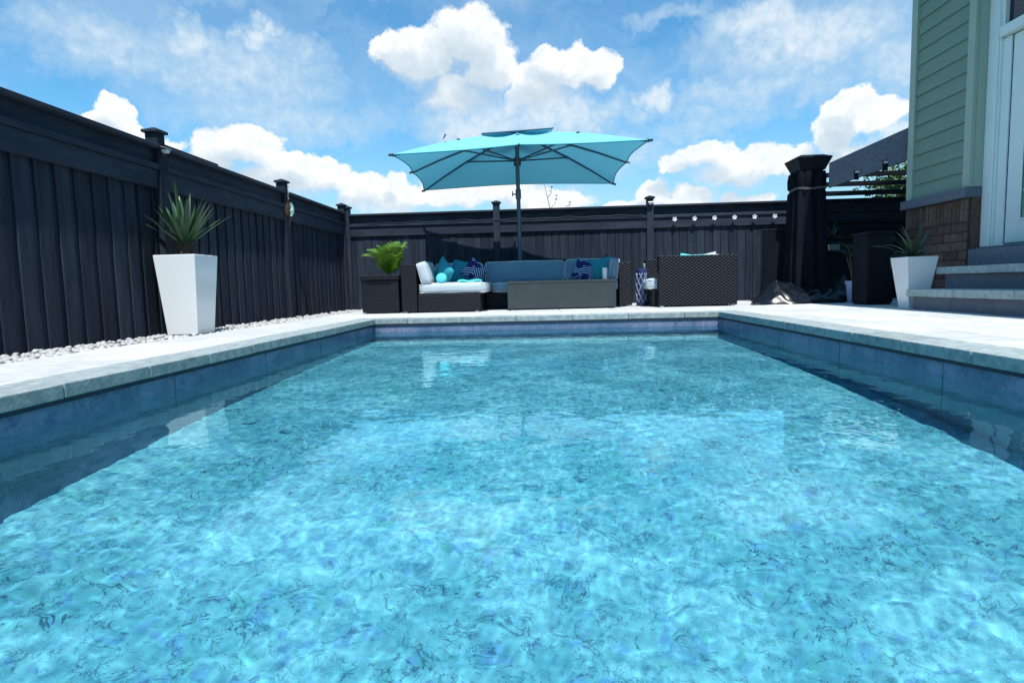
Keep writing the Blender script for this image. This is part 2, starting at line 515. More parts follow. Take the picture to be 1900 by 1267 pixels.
rs = random.Random(3)
def paver_mesh(lx, ly):
    return MB().box(-lx / 2 + .0035, -ly / 2 + .0035, -.05, lx / 2 - .0035, ly / 2 - .0035, 0).mesh('paver', M['paver'], bevel=.005)
_pm = {}
def paver(cx, cy, lx, ly):
    key = (round(lx, 3), round(ly, 3))
    if key not in _pm: _pm[key] = paver_mesh(lx, ly)
    inst('paver', _pm[key], deck, (cx, cy, rs.uniform(-.0012, .0012)), (rs.uniform(-.001, .001), rs.uniform(-.001, .001), 0))
CW = .30                                # coping width
xl = -PX + .03 - CW - .004
for c in range(2):
    w = (xl - DX) / 2
    y = .9 + .4 * c
    while y < YF - .56:
        L = min(.8, YF - .56 - y)
        paver(DX + w * (c + .5), y + L / 2, w, L); y += .8
xr = PX - .03 + CW + .004
for c in range(7):
    y = 2.2 + .4 * (c % 2)
    while y < PY1 + .286:
        L = min(.8, PY1 + .292 - y)
        if L > .06:
            paver(xr + .4 * (c + .5), y + L / 2, .4, L)
        y += .8
yf = PY1 - .012 + CW + .004
for r_ in range(9):
    x = xl + .004 - (.4 if r_ % 2 else 0)
    while x < 5.6:
        x0 = max(x, xl)
        paver((x0 + x + .8) / 2, yf + .42 * (r_ + .5), x + .8 - x0, .42); x += .8

CL = .62
def coping_stone(cx, cy, lx, ly):
    key = ('c', round(lx, 3), round(ly, 3))
    if key not in _pm:
        _pm[key] = MB().box(-lx / 2 + .003, -ly / 2 + .003, -.068, lx / 2 - .003, ly / 2 - .003, .002).mesh('coping_stone', M['coping'], bevel=.006, seg=2)
    inst('coping_stone', _pm[key], deck, (cx, cy, rs.uniform(-.0015, .0015)), (0, 0, 0))
y = PY0 + .28
while y < PY1 - .012:
    L = min(CL, PY1 - .012 - y)
    coping_stone(-PX + .03 - CW / 2, y + L / 2, CW, L)
    coping_stone(PX - .03 + CW / 2, y + L / 2, CW, L)
    y += CL
x = -PX + .03 - CW
n = 7; L = (2 * (PX - .03 + CW)) / n
for k in range(n):
    coping_stone(x + L * (k + .5), PY1 - .012 + CW / 2, L, CW)
    coping_stone(x + L * (k + .5), PY0 + .03 - CW / 2 + .25, L, CW + .44)

# ------------------------------------------------------------------ pool shell and water
def sheet(name, v, mat):
    o = MB().add(v, [(0, 1, 2, 3)]).obj(name, mat)
    o.cycles.is_caustics_receiver = True
    return tag(o, kind='structure')
ZA, ZB, ZT = -1.25, -1.5, -.076
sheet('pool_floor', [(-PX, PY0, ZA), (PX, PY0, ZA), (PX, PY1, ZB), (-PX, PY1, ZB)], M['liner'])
sheet('pool_wall', [(-PX, PY1, ZB), (-PX, PY1, ZT), (-PX, PY0, ZT), (-PX, PY0, ZA)], M['liner_wall_shade'])
sheet('pool_wall', [(PX, PY0, ZA), (PX, PY0, ZT), (PX, PY1, ZT), (PX, PY1, ZB)], M['liner_wall_shade'])
sheet('pool_wall', [(PX, PY1, ZB), (PX, PY1, ZT), (-PX, PY1, ZT), (-PX, PY1, ZB)], M['liner_wall_shade'])
sheet('pool_wall', [(-PX, PY0, ZA), (-PX, PY0, ZT), (PX, PY0, ZT), (PX, PY0, ZA)], M['liner_wall_shade'])
tr = MB()
tr.box(-PX + .001, PY0, -.092, -PX + .012, PY1 - .001, -.070)
tr.box(PX - .012, PY0, -.092, PX - .001, PY1 - .001, -.070)
tr.box(-PX + .013, PY1 - .012, -.092, PX - .013, PY1 - .001, -.070)
tag(tr.obj('liner_track', M['bead']), kind='structure')
# welds between the liner's sheets, a few mm proud
sm = MB()
for k in range(7):
    y = PY0 + .6 + 1.22 * k
    sm.box(-PX + .0005, y, -1.2, -PX + .003, y + .006, -.098)
    sm.box(PX - .003, y, -1.2, PX - .0005, y + .006, -.098)
for k in range(3):
    x = -1.15 + 1.2 * k
    sm.box(x, PY1 - .003, -1.2, x + .006, PY1 - .0005, -.098)
sm = tag(sm.obj('liner_seam', P('liner_weld', (.16, .26, .34), .5)), kind='structure')
sm.cycles.is_caustics_receiver = True


def water():
    rng = np.random.default_rng(8)
    nx, ny = 520, 860
    tt = np.linspace(0, 1, ny)
    X, Y = np.meshgrid(np.linspace(-PX, PX, nx), PY0 + (PY1 - PY0) * (.62 * tt + .38 * tt ** 2))
    Z = np.zeros_like(X)
    for i in range(110):
        L = .034 * (10 ** rng.uniform(0, 1.05))
        a = rng.normal(math.pi / 2, 1.0) if i % 2 else rng.uniform(0, 2 * math.pi)
        k = 2 * math.pi / L
        sl = .00105 * (L / .3) ** .02                       # slope of each wave
        Z += sl / k * np.sin(k * (X * math.cos(a) + Y * math.sin(a)) + rng.uniform(0, 6.3) + .6 * np.sin(.9 * X + .7 * Y + i))
    V = np.stack([X, Y, Z + WZ], -1).reshape(-1, 3)
    I = np.arange(nx * ny).reshape(ny, nx)
    F = np.stack([I[:-1, :-1], I[:-1, 1:], I[1:, 1:], I[1:, :-1]], -1).reshape(-1, 4)
    d = bpy.data.meshes.new('pool_water')
    d.vertices.add(len(V)); d.vertices.foreach_set('co', V.ravel())
    d.loops.add(F.size); d.loops.foreach_set('vertex_index', F.ravel().astype(np.int32))
    d.polygons.add(len(F)); d.polygons.foreach_set('loop_start', np.arange(0, F.size, 4, dtype=np.int32))
    d.update(calc_edges=True)
    d.polygons.foreach_set('use_smooth', [True] * len(F))
    d.materials.append(M['water'])
    o = tag(link(bpy.data.objects.new('pool_water', d)), kind='structure')
    o.cycles.is_caustics_caster = True
water()

# ------------------------------------------------------------------ gravel strip and pebbles
gb = MB().box(XF - .3, -4.5, -.11, DX - .004, YF + .05, -.04).box(DX - .003, YF - .54, -.11, -2.9, YF + .05, -.04).obj('gravel_bed', M['gravelbed'])
tag(gb, kind='structure')
def pebble_mesh(seed):
    r_ = random.Random(seed)
    bm = bmesh.new(); bmesh.ops.create_icosphere(bm, subdivisions=1, radius=1)
    s = (r_.uniform(.8, 1.25), r_.uniform(.7, 1.0), r_.uniform(.5, .75))
    for v in bm.verts:
        v.co = Vector((v.co.x * s[0], v.co.y * s[1], v.co.z * s[2])) * r_.uniform(.88, 1.1)
    d = bpy.data.meshes.new('pebble'); bm.to_mesh(d); bm.free()
    d.materials.append(M['pebble']); d.polygons.foreach_set('use_smooth', [True] * len(d.polygons))
    return d
pms = [pebble_mesh(i) for i in range(7)]
rp = random.Random(21)
spots = []
for i in range(1700):
    y = 3.6 + (YF - 3.7) * rp.random() ** 1.1
    x = rp.uniform(XF + .03, DX - .02)
    spots.append((x, y))
for i in range(160):
    spots.append((rp.uniform(DX, -2.95), rp.uniform(YF - .5, YF - .05)))
spots = [(x, y) for x, y in spots if not (abs(x + 3.66) < .19 and abs(y - 6.05) < .19)]
near = sorted([s for s in spots if s[0] > -3.56], key=lambda s: s[1])[:285]
nearset = set(near)
for (x, y) in near:
    s = rp.uniform(.017, .033)
    inst('pebble', rp.choice(pms), gb, (x, y, -.04 + s * .6 + rp.uniform(0, .022)), (rp.uniform(-.4, .4), rp.uniform(-.4, .4), rp.uniform(0, 6.3)), (s, s, s))
rest = MB()
for (x, y) in spots:
    if (x, y) in nearset: continue
    s = rp.uniform(.016, .03)
    me = rp.choice(pms)
    mt = Matrix.Translation((x, y, -.04 + s * .6 + rp.uniform(0, .015))) @ Euler((rp.uniform(-.4, .4), rp.uniform(-.4, .4), rp.uniform(0, 6.3))).to_matrix().to_4x4() @ Matrix.Scale(s, 4)
    rest.add([mt @ v.co for v in me.vertices], [tuple(p.vertices) for p in me.polygons])
tag(rest.obj('pebbles', M['pebble'], smooth=2), 'white river pebbles lying along the foot of the fences', kind='stuff')


# ------------------------------------------------------------------ fences
def fence_mats(t):
    return M['stain'], M['stain_h']


def build_fence(root, origin, along, normal, length, posts, board_on_board, ztop):
    """along: unit vector of the run, normal: towards the yard. Local frame u (along), w (towards the yard), z."""
    A, N = Vector(along), Vector(normal)
    mat4 = Matrix(((A.x, N.x, 0, origin[0]), (A.y, N.y, 0, origin[1]), (0, 0, 1, 0), (0, 0, 0, 1)))
    def bx(name, u0, w0, z0, u1, w1, z1, mat, bevel=.004):
        d = MB().box(u0, w0, z0, u1, w1, z1).mesh(name, mat, bevel=bevel)
        o = link(bpy.data.objects.new(name, d), root); o.matrix_local = root.matrix_world.inverted() @ mat4 if False else mat4
        return o
    # boards
    cache = {}
    def board(u0, w, wdt, th, z0, z1):
        key = (round(wdt, 3), th, z0, z1)
        if key not in cache:
            cache[key] = MB().box(0, 0, z0, wdt, th, z1).mesh('board', M['stain'], bevel=.003)
        o = link(bpy.data.objects.new('board', cache[key]), root)
        o.matrix_local = mat4 @ Matrix.Translation((u0, w, 0)) @ Euler((rs.uniform(-.002, .002), 0, rs.uniform(-.004, .004))).to_matrix().to_4x4()
    u = 0.0
    if board_on_board:
        while u < length - .15:
            board(u, -.018, .142, .018, -.02, ztop - .40)
            board(u + .118, -.0365, .115, .018, -.02, ztop - .40)
            u += .206
    else:
        while u < length - .1:
            wdt = .152 if (int(u * 7) % 5) else .138
            board(u, -.018 + rs.uniform(-.003, .003), wdt, .018, -.02, ztop - .36)
            board(u + wdt - .04, -.038, .09, .016, -.02, ztop - .36)
            u += wdt + .008
    # rails between posts
    ps = sorted(posts)
    for a, b in zip(ps[:-1], ps[1:]):
        u0, u1 = a + .067, b - .067
        bx('upper_board', u0, -.012, ztop - .19, u1, .006, ztop - .041, M['stain_h'])
        bx('ledge_rail', u0, -.03, ztop - .255, u1, .066, ztop - .195, M['stain_h'], .008)
        bx('face_board', u0, .004, ztop - .445, u1, .040, ztop - .256, M['stain_h'])
        bx('back_rail', u0, -.09, .25, u1, -.052, .34, M['stain_h'])
        bx('cap_board', u0 - .005, -.07, ztop - .04, u1 + .005, .085, ztop, M['stain_h'], .006)
    for p in ps:
        if p < -.2 or p > length + .2: continue
        d = MB().box(p - .065, -.07, -.1, p + .065, .062, ztop + .125).mesh('post', M['stain'], bevel=.006)
        o = link(bpy.data.objects.new('post', d), root); o.matrix_local = mat4
        c = MB().box(p - .092, -.092, ztop + .126, p + .092, .088, ztop + .156)
        c.frustum((p, -.004), .075, .075, ztop + .157, .018, .018, ztop + .186)
        c = c.obj('post_cap', M['stain_h'], o, bevel=.004)
    return mat4


lf = thing('board_fence', 'charcoal board-on-board fence running along the pool beside the white pebble strip', 'fence')
build_fence(lf, (XF, -4.0, 0), (0, 1, 0), (1, 0, 0), YF + 4.0 - .05, [-4 + 4.0, -.05 + 4, 3.15 + 4, 6.22 + 4, 9.27 + 4, YF + 4 - .07], True, 1.94)
box('cap_extension', XF - .1, 6.30, 1.942, XF + .02, 7.4, 1.985, M['stain_h'], lf)
bf = thing('plank_fence', 'charcoal fence of flush upright planks behind the sofa and parasol', 'fence')
build_fence(bf, (XF + .09, YF, 0), (1, 0, 0), (0, -1, 0), 13.5, [-.02, 3.0, 5.98 + .03, 9.05, 12.1, 13.6], False, 1.90)
# loose black cable sagging along the rail of the far fence
cb = MB()
pts = []
for i in range(40):
    x = -3.5 + i * .14
    pts.append((x, YF - .075, 1.72 - .012 * abs(math.sin(i * .45)) - .01 * math.sin(i * 1.7)))
cb.tube(pts, .005, 5)
tag(cb.obj('cable', M['black_paint']), 'thin black cable running along the rail of the far fence', 'cable')


# ------------------------------------------------------------------ house
def house():
    h = thing('house', 'sage green sided house with brown brick base and white patio door', 'house')
    XW = 5.4                       # siding face
    y0, y1 = 8.05, 9.36            # bay with siding
    XD = 5.55                      # door wall
    b = MB()
    b.box(XD + .06, -6, -.1, 12, y1 - .02, 5.8)
    b.box(XW + .03, y0 + .02, -.1, XD + .059, y1 - .02, 5.8)
    b.obj('wall', M['wallbody'], h)
    # siding boards, each lapping the one below
    z = 1.50; k = 0
    ym0, ym1 = y0 + .125, y1 - .125
    d = MB().add([(.026, ym0, 0), (-.004, ym0, 0), (.020, ym0, .212), (.026, ym0, .212), (.026, ym1, 0), (-.004, ym1, 0), (.020, ym1, .212), (.026, ym1, .212)],
                 [(0, 1, 2, 3), (7, 6, 5, 4), (1, 5, 6, 2), (0, 4, 5, 1), (2, 6, 7, 3)]).mesh('siding_board', M['siding'], bevel=.0015)
    while z < 5.6:
        inst('siding_board', d, h, (XW, 0, z)); z += .208
    box('corner_trim', XW - .022, y1 - .12, 1.50, XW + .03, y1 + .012, 5.8, M['trim'], h)
    box('corner_trim', XW - .022, y0 - .012, 1.50, XW + .03, y0 + .118, 5.8, M['trim'], h)
    box('corner_return', XW + .031, y0 - .018, 1.50, XD + .05, y0 + .016, 5.8, M['trim'], h)
    # door wall side
    box('ledge_stone', XW - .075, y0 - .03, 1.37, XW + .06, y1 + .06, 1.495, M['ledge'], h, .012, 2)
    box('ledge_stone', XW + .062, y0 - .03, 1.37, XD + .05, y0 + .03, 1.495, M['ledge'], h, .01, 2)
    # bricks: one soldier course over stretchers
    box('mortar', XW - .002, y0, -.05, XW + .02, y1, 1.37, M['mortar'], h, 0)
    w = .078; y = y0 + .004
    sol = MB().box(0, 0, 0, .02, w - .010, .285).mesh('brick', M['brick'], bevel=.004)
    while y < y1 - .05:
        inst('brick', sol, h, (XW - .012 + rs.uniform(-.002, .002), y, 1.078)); y += w
    hgt = .118
    full = MB().box(0, 0, 0, .02, .288, hgt - .012).mesh('brick', M['brick'], bevel=.004)
    half = MB().box(0, 0, 0, .02, .138, hgt - .012).mesh('brick', M['brick'], bevel=.004)
    for r_ in range(9):
        z = 1.066 - (r_ + 1) * hgt
        y = y0 + .004
        if r_ % 2:
            inst('brick', half, h, (XW - .012, y, z)); y += .15
        while y < y1 - .13:
            m_ = full if y < y1 - .28 else half
            inst('brick', m_, h, (XW - .012 + rs.uniform(-.002, .002), y, z)); y += .30 if m_ is full else .15
    # return of the brick base, facing the camera
    box('brick_return', XW + .021, y0 - .012, -.05, XD + .05, y0 - .001, 1.368, M['brick'], h)
    # patio door: casing, jamb, slab, glass with grid
    zs = .74
    box('door_casing', XD - .02, 7.87, zs, XD + .06, 8.03, 3.9, M['white_paint'], h, .008)
    box('door_casing', XD + .0, 7.85, zs, XD + .06, 7.866, 3.9, M['white_paint'], h, .004)
    box('door_jamb', XD + .03, 7.725, zs, XD + .10, 7.849, 3.21, M['white_paint'], h, .006)
    box('door_jamb', XD + .03, 6.52, zs, XD + .10, 6.64, 3.21, M['white_paint'], h, .006)
    box('door_casing', XD - .02, 6.34, zs, XD + .06, 6.518, 3.9, M['white_paint'], h, .008)
    box('transom_bar', XD - .035, 6.53, 3.22, XD + .09, 7.84, 3.34, M['white_paint'], h, .01)
    box('transom_frame', XD - .0, 6.53, 3.86, XD + .07, 7.84, 3.96, M['white_paint'], h)
    for (ya, yb) in ((7.80, 7.84), (6.53, 6.62)):
        box('transom_frame', XD + .0, ya, 3.341, XD + .07, yb, 3.859, M['white_paint'], h)
    tg = box('transom_glass', XD + .05, 6.621, 3.342, XD + .06, 7.799, 3.858, M['glass'], h, 0)
    for k in range(1, 4):
        yy = 6.62 + k * .277
        box('muntin', XD + .036, yy - .012, 3.342, XD + .049, yy + .012, 3.858, M['white_paint'], h)
    ds = MB()
    Xd = XD + .05
    ds.box(Xd, 7.49, zs + .03, Xd + .05, 7.708, 3.20)
    ds.box(Xd, 6.65, zs + .03, Xd + .05, 6.87, 3.20)
    ds.box(Xd, 6.871, zs + .03, Xd + .05, 7.489, 1.04)
    ds.box(Xd, 6.871, 3.02, Xd + .05, 7.489, 3.20)
    dr = ds.obj('door', M['white_paint'], h, bevel=.004)
    box('dark_gap_strip', Xd + .004, 7.7085, zs + .03, Xd + .048, 7.7245, 3.20, M['black_paint'], h, 0)  # black strip added in the slab-jamb gap, standing in for its shade
    gm = MB()
    for (ya, yb, za, zb) in ((7.47, 7.50, 1.02, 3.04), (6.86, 6.89, 1.02, 3.04), (6.891, 7.469, 1.02, 1.05), (6.891, 7.469, 3.01, 3.04)):
        gm.box(Xd - .012, ya, za, Xd - .001, yb, zb)
    gm.obj('glass_bead', M['white_paint'], dr, bevel=.003)
    MB().box(Xd + .02, 6.872, 1.041, Xd + .03, 7.488, 3.019).obj('door_glass', M['glass'], dr)
    for k in range(1, 6):
        zz = 1.04 + k * .33
        MB().box(Xd + .008, 6.892, zz - .01, Xd + .019, 7.468, zz + .01).obj('muntin', M['white_paint'], dr)
    for k in range(1, 3):
        yy = 6.88 + k * .2
        MB().box(Xd + .007, yy - .008, 1.042, Xd + .018, yy + .008, 3.018).obj('muntin', M['white_paint'], dr)
    hd = MB(); hd.box(Xd - .014, 6.73, 1.62, Xd - .001, 6.78, 1.86); hd.tube([(Xd - .02, 6.755, 1.74), (Xd - .05, 6.755, 1.74), (Xd - .055, 6.84, 1.74)], .01, 8)
    hd.obj('handle', M['silver'], dr)
    box('door_sill', XD - .06, 6.3, .69, XD + .09, 8.03, .738, M['ledge'], h, .006)
    # eave and roof
    e = MB()
    X0 = 4.86
    e.add([(X0, -6.5, 5.8), (X0, y1 + .5, 5.8), (X0, y1 + .5, 5.98), (X0, -6.5, 5.98), (12.5, -6.5, 5.8), (12.5, y1 + .5, 5.8), (12.5, y1 + .5, 7.6), (12.5, -6.5, 7.6)],
          [(0, 1, 2, 3), (3, 2, 6, 7), (0, 4, 5, 1), (1, 5, 6, 2), (0, 3, 7, 4), (4, 7, 6, 5)])
    e.obj('roof', M['roof'], h)
    gu = MB().box(X0 - .1, -6.5, 5.86, X0 - .002, y1 + .5, 5.97).obj('gutter', M['white_paint'], h, bevel=.01)
house()

# steps up to the patio door
st = thing('garden_steps', 'grey stone steps with paler treads climbing to the patio door', 'steps')
def tread(x0, x1, y0, y1, zt, n):
    L = (y1 - y0) / n
    d = MB().box(x0, .002, -.085, x1, L - .002, 0).mesh('tread', M['stepstone'], bevel=.006, seg=2)
    for k in range(n):
        inst('tread', d, st, (0, y0 + k * L, zt + rs.uniform(-.002, .002)))
def riser(x0, y0, y1, z0, z1, n):
    L = (y1 - y0) / n
    d = MB().box(0, .001, 0, .10, L - .001, z1 - z0).mesh('riser_stone', M['riser'], bevel=.004)
    for k in range(n):
        inst('riser_stone', d, st, (x0, y0 + k * L, z0))
tread(4.38, 4.82, 4.2, 7.56, .245, 4)
riser(4.43, 4.22, 7.50, -.02, .158, 5)
tread(4.78, 5.22, 4.2, 7.66, .50, 4)
riser(4.84, 4.22, 7.58, .162, .413, 5)
riser(5.16, 4.22, 7.68, .502, .70, 3)
box('landing', 5.262, 4.22, -.05, 5.54, 7.68, .698, M['riser'], st)
box('step_core', 4.54, 4.23, -.05, 5.15, 7.49, .157, M['riser'], st)
box('step_core', 4.95, 4.23, .16, 5.15, 7.57, .412, M['riser'], st)


# ------------------------------------------------------------------ planters and plants
def tapered_planter(label, loc, rz, top, bot, hgt):
    t = thing('planter', label, 'planter', loc, rz)
    m = MB()
    i = .018
    zt = hgt
    # outer shell, rim and inner walls down to the soil
    def ringv(a, z): return [(-a, -a, z), (a, -a, z), (a, a, z), (-a, a, z)]
    m.add(ringv(bot, 0) + ringv(top, zt) + ringv(top - i, zt) + ringv(top - i - .02, zt - .1),
          [(3, 2, 1, 0)] + [(a, (a + 1) % 4, 4 + (a + 1) % 4, 4 + a) for a in range(4)] +
          [(4 + a, 4 + (a + 1) % 4, 8 + (a + 1) % 4, 8 + a) for a in range(4)] + [(8 + a, 8 + (a + 1) % 4, 12 + (a + 1) % 4, 12 + a) for a in range(4)])
    m.obj('shell', M['white_glaze'], t, bevel=.008, seg=3)
    MB().add(ringv(top - i - .016, zt - .06), [(0, 1, 2, 3)]).obj('soil', M['soil'], t)
    return t
tapered_planter('tall white tapered planter at the fence foot holding a spiky yucca', (-3.66, 6.05, -.005), 0, .215, .158, .80)
tapered_planter('shaded white tapered planter between the brick wall and the stone steps', (4.60, 7.80, 0), 0, .185, .105, .635)


def blade_mesh(name, L, w, bend, mat, n=7, fold=.25):
    """a leaf blade along +Z bending towards +X"""
    v = []; f = []
    ang = 0; p = Vector((0, 0, 0))
    for i in range(n + 1):
        t = i / n
        wd = w * (math.sin(math.pi * min(1, .18 + .82 * t) ) ** .6 if t < 1 else .02) * (1 - .25 * t)
        a = bend * t ** 1.6
        d = Vector((math.sin(a), 0, math.cos(a)))
        nrm = Vector((math.cos(a), 0, -math.sin(a)))
        c = p - nrm * (-fold * wd * .0)
        v += [tuple(p + Vector((0, -wd / 2, 0)) - nrm * fold * wd * -.5), tuple(p - nrm * 0), tuple(p + Vector((0, wd / 2, 0)) + nrm * fold * wd * .5)]
        p = p + d * (L / n)
    for i in range(n):
        a = i * 3
        f += [(a, a + 1, a + 4, a + 3), (a + 1, a + 2, a + 5, a + 4)]
    m = MB().add(v, f).mesh(name, mat, smooth=2)
    return m


def rosette(name, label, cat, loc, mat, n, L, w, spread, bend, trunk_h, trunk_r, seed):
    r_ = random.Random(seed)
    t = thing(name, label, cat, loc)
    tk = MB()
    tk.lathe([(trunk_r * .8, -.02), (trunk_r, .03), (trunk_r * 1.05, trunk_h * .7), (trunk_r * .6, trunk_h + .02)], 12)
    tk = tk.obj('trunk', M['trunk'], t, smooth=True)
    sc = MB()
    for i in range(60):                      # leaf scars and dry husks on the trunk
        a = r_.uniform(0, 6.28); z = r_.uniform(0, trunk_h)
        q = Matrix.Translation((math.cos(a) * trunk_r, math.sin(a) * trunk_r, z)) @ Euler((0, 0, a)).to_matrix().to_4x4() @ Euler((0, .5, 0)).to_matrix().to_4x4()
        sc.add([q @ Vector(p) for p in ((0, -.018, 0), (0, .018, 0), (.03, 0, .03), (.004, 0, -.012))], [(0, 1, 2), (0, 2, 3), (1, 3, 2)])
    sc.obj('husk', M['trunk'], tk)
    ms = [blade_mesh('leaf', L * k, w * q, bend * b_, mat) for (k, q, b_) in ((1, 1, .6), (.9, 1.1, 1.0), (1.08, .9, .8), (.75, 1.0, 1.3))]
    for i in range(n):
        f = (i + .5) / n
        tilt = spread * (f ** .75) + r_.uniform(-.08, .08)
        az = i * 2.399963 + r_.uniform(-.15, .15)
        m_ = ms[i % 4]
        s = r_.uniform(.85, 1.08) * (1 - .15 * f)
        inst('leaf', m_, t, (math.cos(az) * trunk_r * .4, math.sin(az) * trunk_r * .4, trunk_h - .05 * f), Euler((0, tilt, az)), (s, s, s))
    return t
rosette('yucca', 'spiky yucca with stiff upright green leaves in the tall white planter', 'plant', (-3.66, 6.05, .735), M['yucca'], 50, .53, .058, .92, .25, .21, .085, 2)
rosette('dracaena', 'dark arching blade-leaved plant in the shaded white planter by the steps', 'plant', (4.60, 7.80, .575), M['dark_leaf'], 30, .50, .045, 1.05, 1.15, .07, .035, 7)


# ------------------------------------------------------------------ wicker
def wicker_panel(w, h, rib=.042, strand=.021, amp=.006):
    """woven strands over ribs, local x along, z up, facing -y; returns verts, faces"""
    v = []; f = []
    nr = max(2, int(round(h / strand))); nc = max(2, int(round(w / rib)))
    for r_ in range(nr):
        zc = (r_ + .5) * h / nr; hh = h / nr * .46
        n = nc * 2
        base = len(v)
        for k in range(n + 1):
            x = w * k / n
            y = -amp * (1 if ((k // 2 + r_) % 2 == 0) else -.4) if k % 2 else 0.0
            v += [(x, y + .004, zc - hh), (x, y - .004, zc), (x, y + .004, zc + hh)]
        for k in range(n):
            a = base + k * 3
            f += [(a, a + 3, a + 4, a + 1), (a + 1, a + 4, a + 5, a + 2)]
    return v, f


def wicker_box(parent, name, x0, y0, z0, x1, y1, z1, sides='fblrt', rib=.042, strand=.021):
    """a woven box: a dark core with woven faces"""
    o = MB().box(x0 + .008, y0 + .008, z0, x1 - .008, y1 - .008, z1 - .008).obj(name, M['wicker_core'], parent)
    m = MB()
    def put(w, h, mt):
        v, f = wicker_panel(w, h, rib, strand)
        m.add([mt @ Vector(p) for p in v], f)
    T = Matrix.Translation; RZ = lambda a: Matrix.Rotation(a, 4, 'Z')
    W, D, H = x1 - x0, y1 - y0, z1 - z0
    if 'f' in sides: put(W, H, T((x0, y0 + .004, z0)))
    if 'b' in sides: put(W, H, T((x1, y1 - .004, z0)) @ RZ(math.pi))
    if 'l' in sides: put(D, H, T((x0 + .004, y1, z0)) @ RZ(-math.pi / 2))
    if 'r' in sides: put(D, H, T((x1 - .004, y0, z0)) @ RZ(math.pi / 2))
    if 't' in sides: put(W, D, T((x0, y0, z1 - .004)) @ Matrix.Rotation(-math.pi / 2, 4, 'X'))
    wv = m.obj('weave', M['wicker'], o, smooth=2)
    wv['kind'] = 'stuff'
    return o


def cushion_mesh(sx, sy, sz, r=.05, puff=.02, n=10, mat=None, seed=0, wrinkle=.004):
    """soft box cushion, sizes are full extents, centred"""
    bm = bmesh.new()
    bmesh.ops.create_cube(bm, size=2)
    bmesh.ops.subdivide_edges(bm, edges=bm.edges[:], cuts=n, use_grid_fill=True)
    r_ = random.Random(seed); ph = [r_.uniform(0, 6.3) for _ in range(6)]
    h = Vector((sx / 2, sy / 2, sz / 2))
    for v in bm.verts:
        c = v.co.copy()
        p = Vector((c.x * h.x, c.y * h.y, c.z * h.z))
        inner = Vector([max(-(h[i] - r), min(h[i] - r, p[i])) for i in range(3)])
        d = p - inner
        if d.length > 1e-6:
            p = inner + d.normalized() * r
        for i in range(3):
            j, k = (i + 1) % 3, (i + 2) % 3
            g_ = max(0, 1 - c[j] ** 2) * max(0, 1 - c[k] ** 2)
            if abs(c[i]) > .99:
                p[i] += math.copysign(puff * g_ ** .6, c[i])
        p.z += wrinkle * math.sin(9 * p.x + ph[0] + 3 * math.sin(7 * p.y + ph[1]))
        p.y += wrinkle * math.sin(8 * p.x + ph[2] + 3 * math.sin(6 * p.z + ph[3]))
        v.co = p
    d = bpy.data.meshes.new('cushion'); bm.to_mesh(d); bm.free()
    d.materials.append(mat or M['cushion']); d.polygons.foreach_set('use_smooth', [True] * len(d.polygons))
    return d


def piping(parent, sx, sy, sz, axis='z', r=.05):
    """two welt cords round the broad faces"""
    m = MB()
    a, b, c = {'z': (sx, sy, sz), 'y': (sx, sz, sy), 'x': (sy, sz, sx)}[axis]
    for s in (-1, 1):
        pts = []
        rr = r * 1.2
        for (cx_, cy_, a0) in ((a / 2 - rr, b / 2 - rr, 0), (-a / 2 + rr, b / 2 - rr, 90), (-a / 2 + rr, -b / 2 + rr, 180), (a / 2 - rr, -b / 2 + rr, 270)):
            for k in range(4):
                t = R(a0 + k * 30)
                q = (cx_ + rr * .95 * math.cos(t), cy_ + rr * .95 * math.sin(t), s * (c / 2 - r * .35))
                pts.append({'z': q, 'y': (q[0], q[2], q[1]), 'x': (q[2], q[0], q[1])}[axis])
        pts.append(pts[0])
        m.tube(pts, .006, 6, False)
    return m.obj('piping', M['piping'], parent, smooth=2)


def cushion(parent, name, loc, size, rot=(0, 0, 0), axis='z', seed=0, r=.05, puff=.02, mat=None):
    o = inst(name, cushion_mesh(*size, r=r, puff=puff, seed=seed, mat=mat), parent, loc, rot)
    piping(o, *size, axis=axis, r=r)
    return o


# sectional sofa
sofa = thing('sectional_sofa', 'dark wicker corner sofa with pale cushions under the turquoise parasol', 'sofa', (0, 0, 0))
wicker_box(sofa, 'base', -2.03, 9.62, .02, -1.02, 11.1, .30, 'fr')
wicker_box(sofa, 'arm', -2.29, 9.60, .02, -2.04, 11.1, .775, 'flrt')
wicker_box(sofa, 'base', -1.01, 10.42, .02, 1.26, 11.0, .29, 'f')
wicker_box(sofa, 'back', -2.03, 11.02, .02, 1.27, 11.12, .76, 'fbt')
wicker_box(sofa, 'arm', 1.28, 10.38, .02, 1.50, 11.12, .75, 'flrt')
for (x, y) in ((-2.24, 9.66), (-1.08, 9.68), (-2.24, 11.05), (1.44, 10.44), (1.44, 11.05), (-.3, 10.5)):
    MB().box(x - .03, y - .03, 0, x + .03, y + .03, .022).obj('foot', M['silver'], sofa)
cushion(sofa, 'seat_cushion', (-1.47, 10.32, .385), (1.10, 1.36, .165), seed=1)
cushion(sofa, 'seat_cushion', (-.32, 10.66, .375), (1.14, .72, .165), seed=2, mat=M['shaded_cushion'])
cushion(sofa, 'seat_cushion', (.76, 10.66, .375), (.98, .72, .165), seed=3, mat=M['shaded_cushion'])
cushion(sofa, 'back_cushion', (-1.93, 10.0, .635), (.17, .74, .36), (0, R(-14), 0), axis='x', seed=4)
cushion(sofa, 'back_cushion', (-1.52, 10.93, .635), (.86, .19, .37), (R(-8), 0, 0), axis='y', seed=5, mat=M['shaded_cushion'])
cushion(sofa, 'back_cushion', (-.34, 10.93, .64), (1.42, .19, .37), (R(-8), 0, 0), axis='y', seed=6, mat=M['shaded_cushion'])
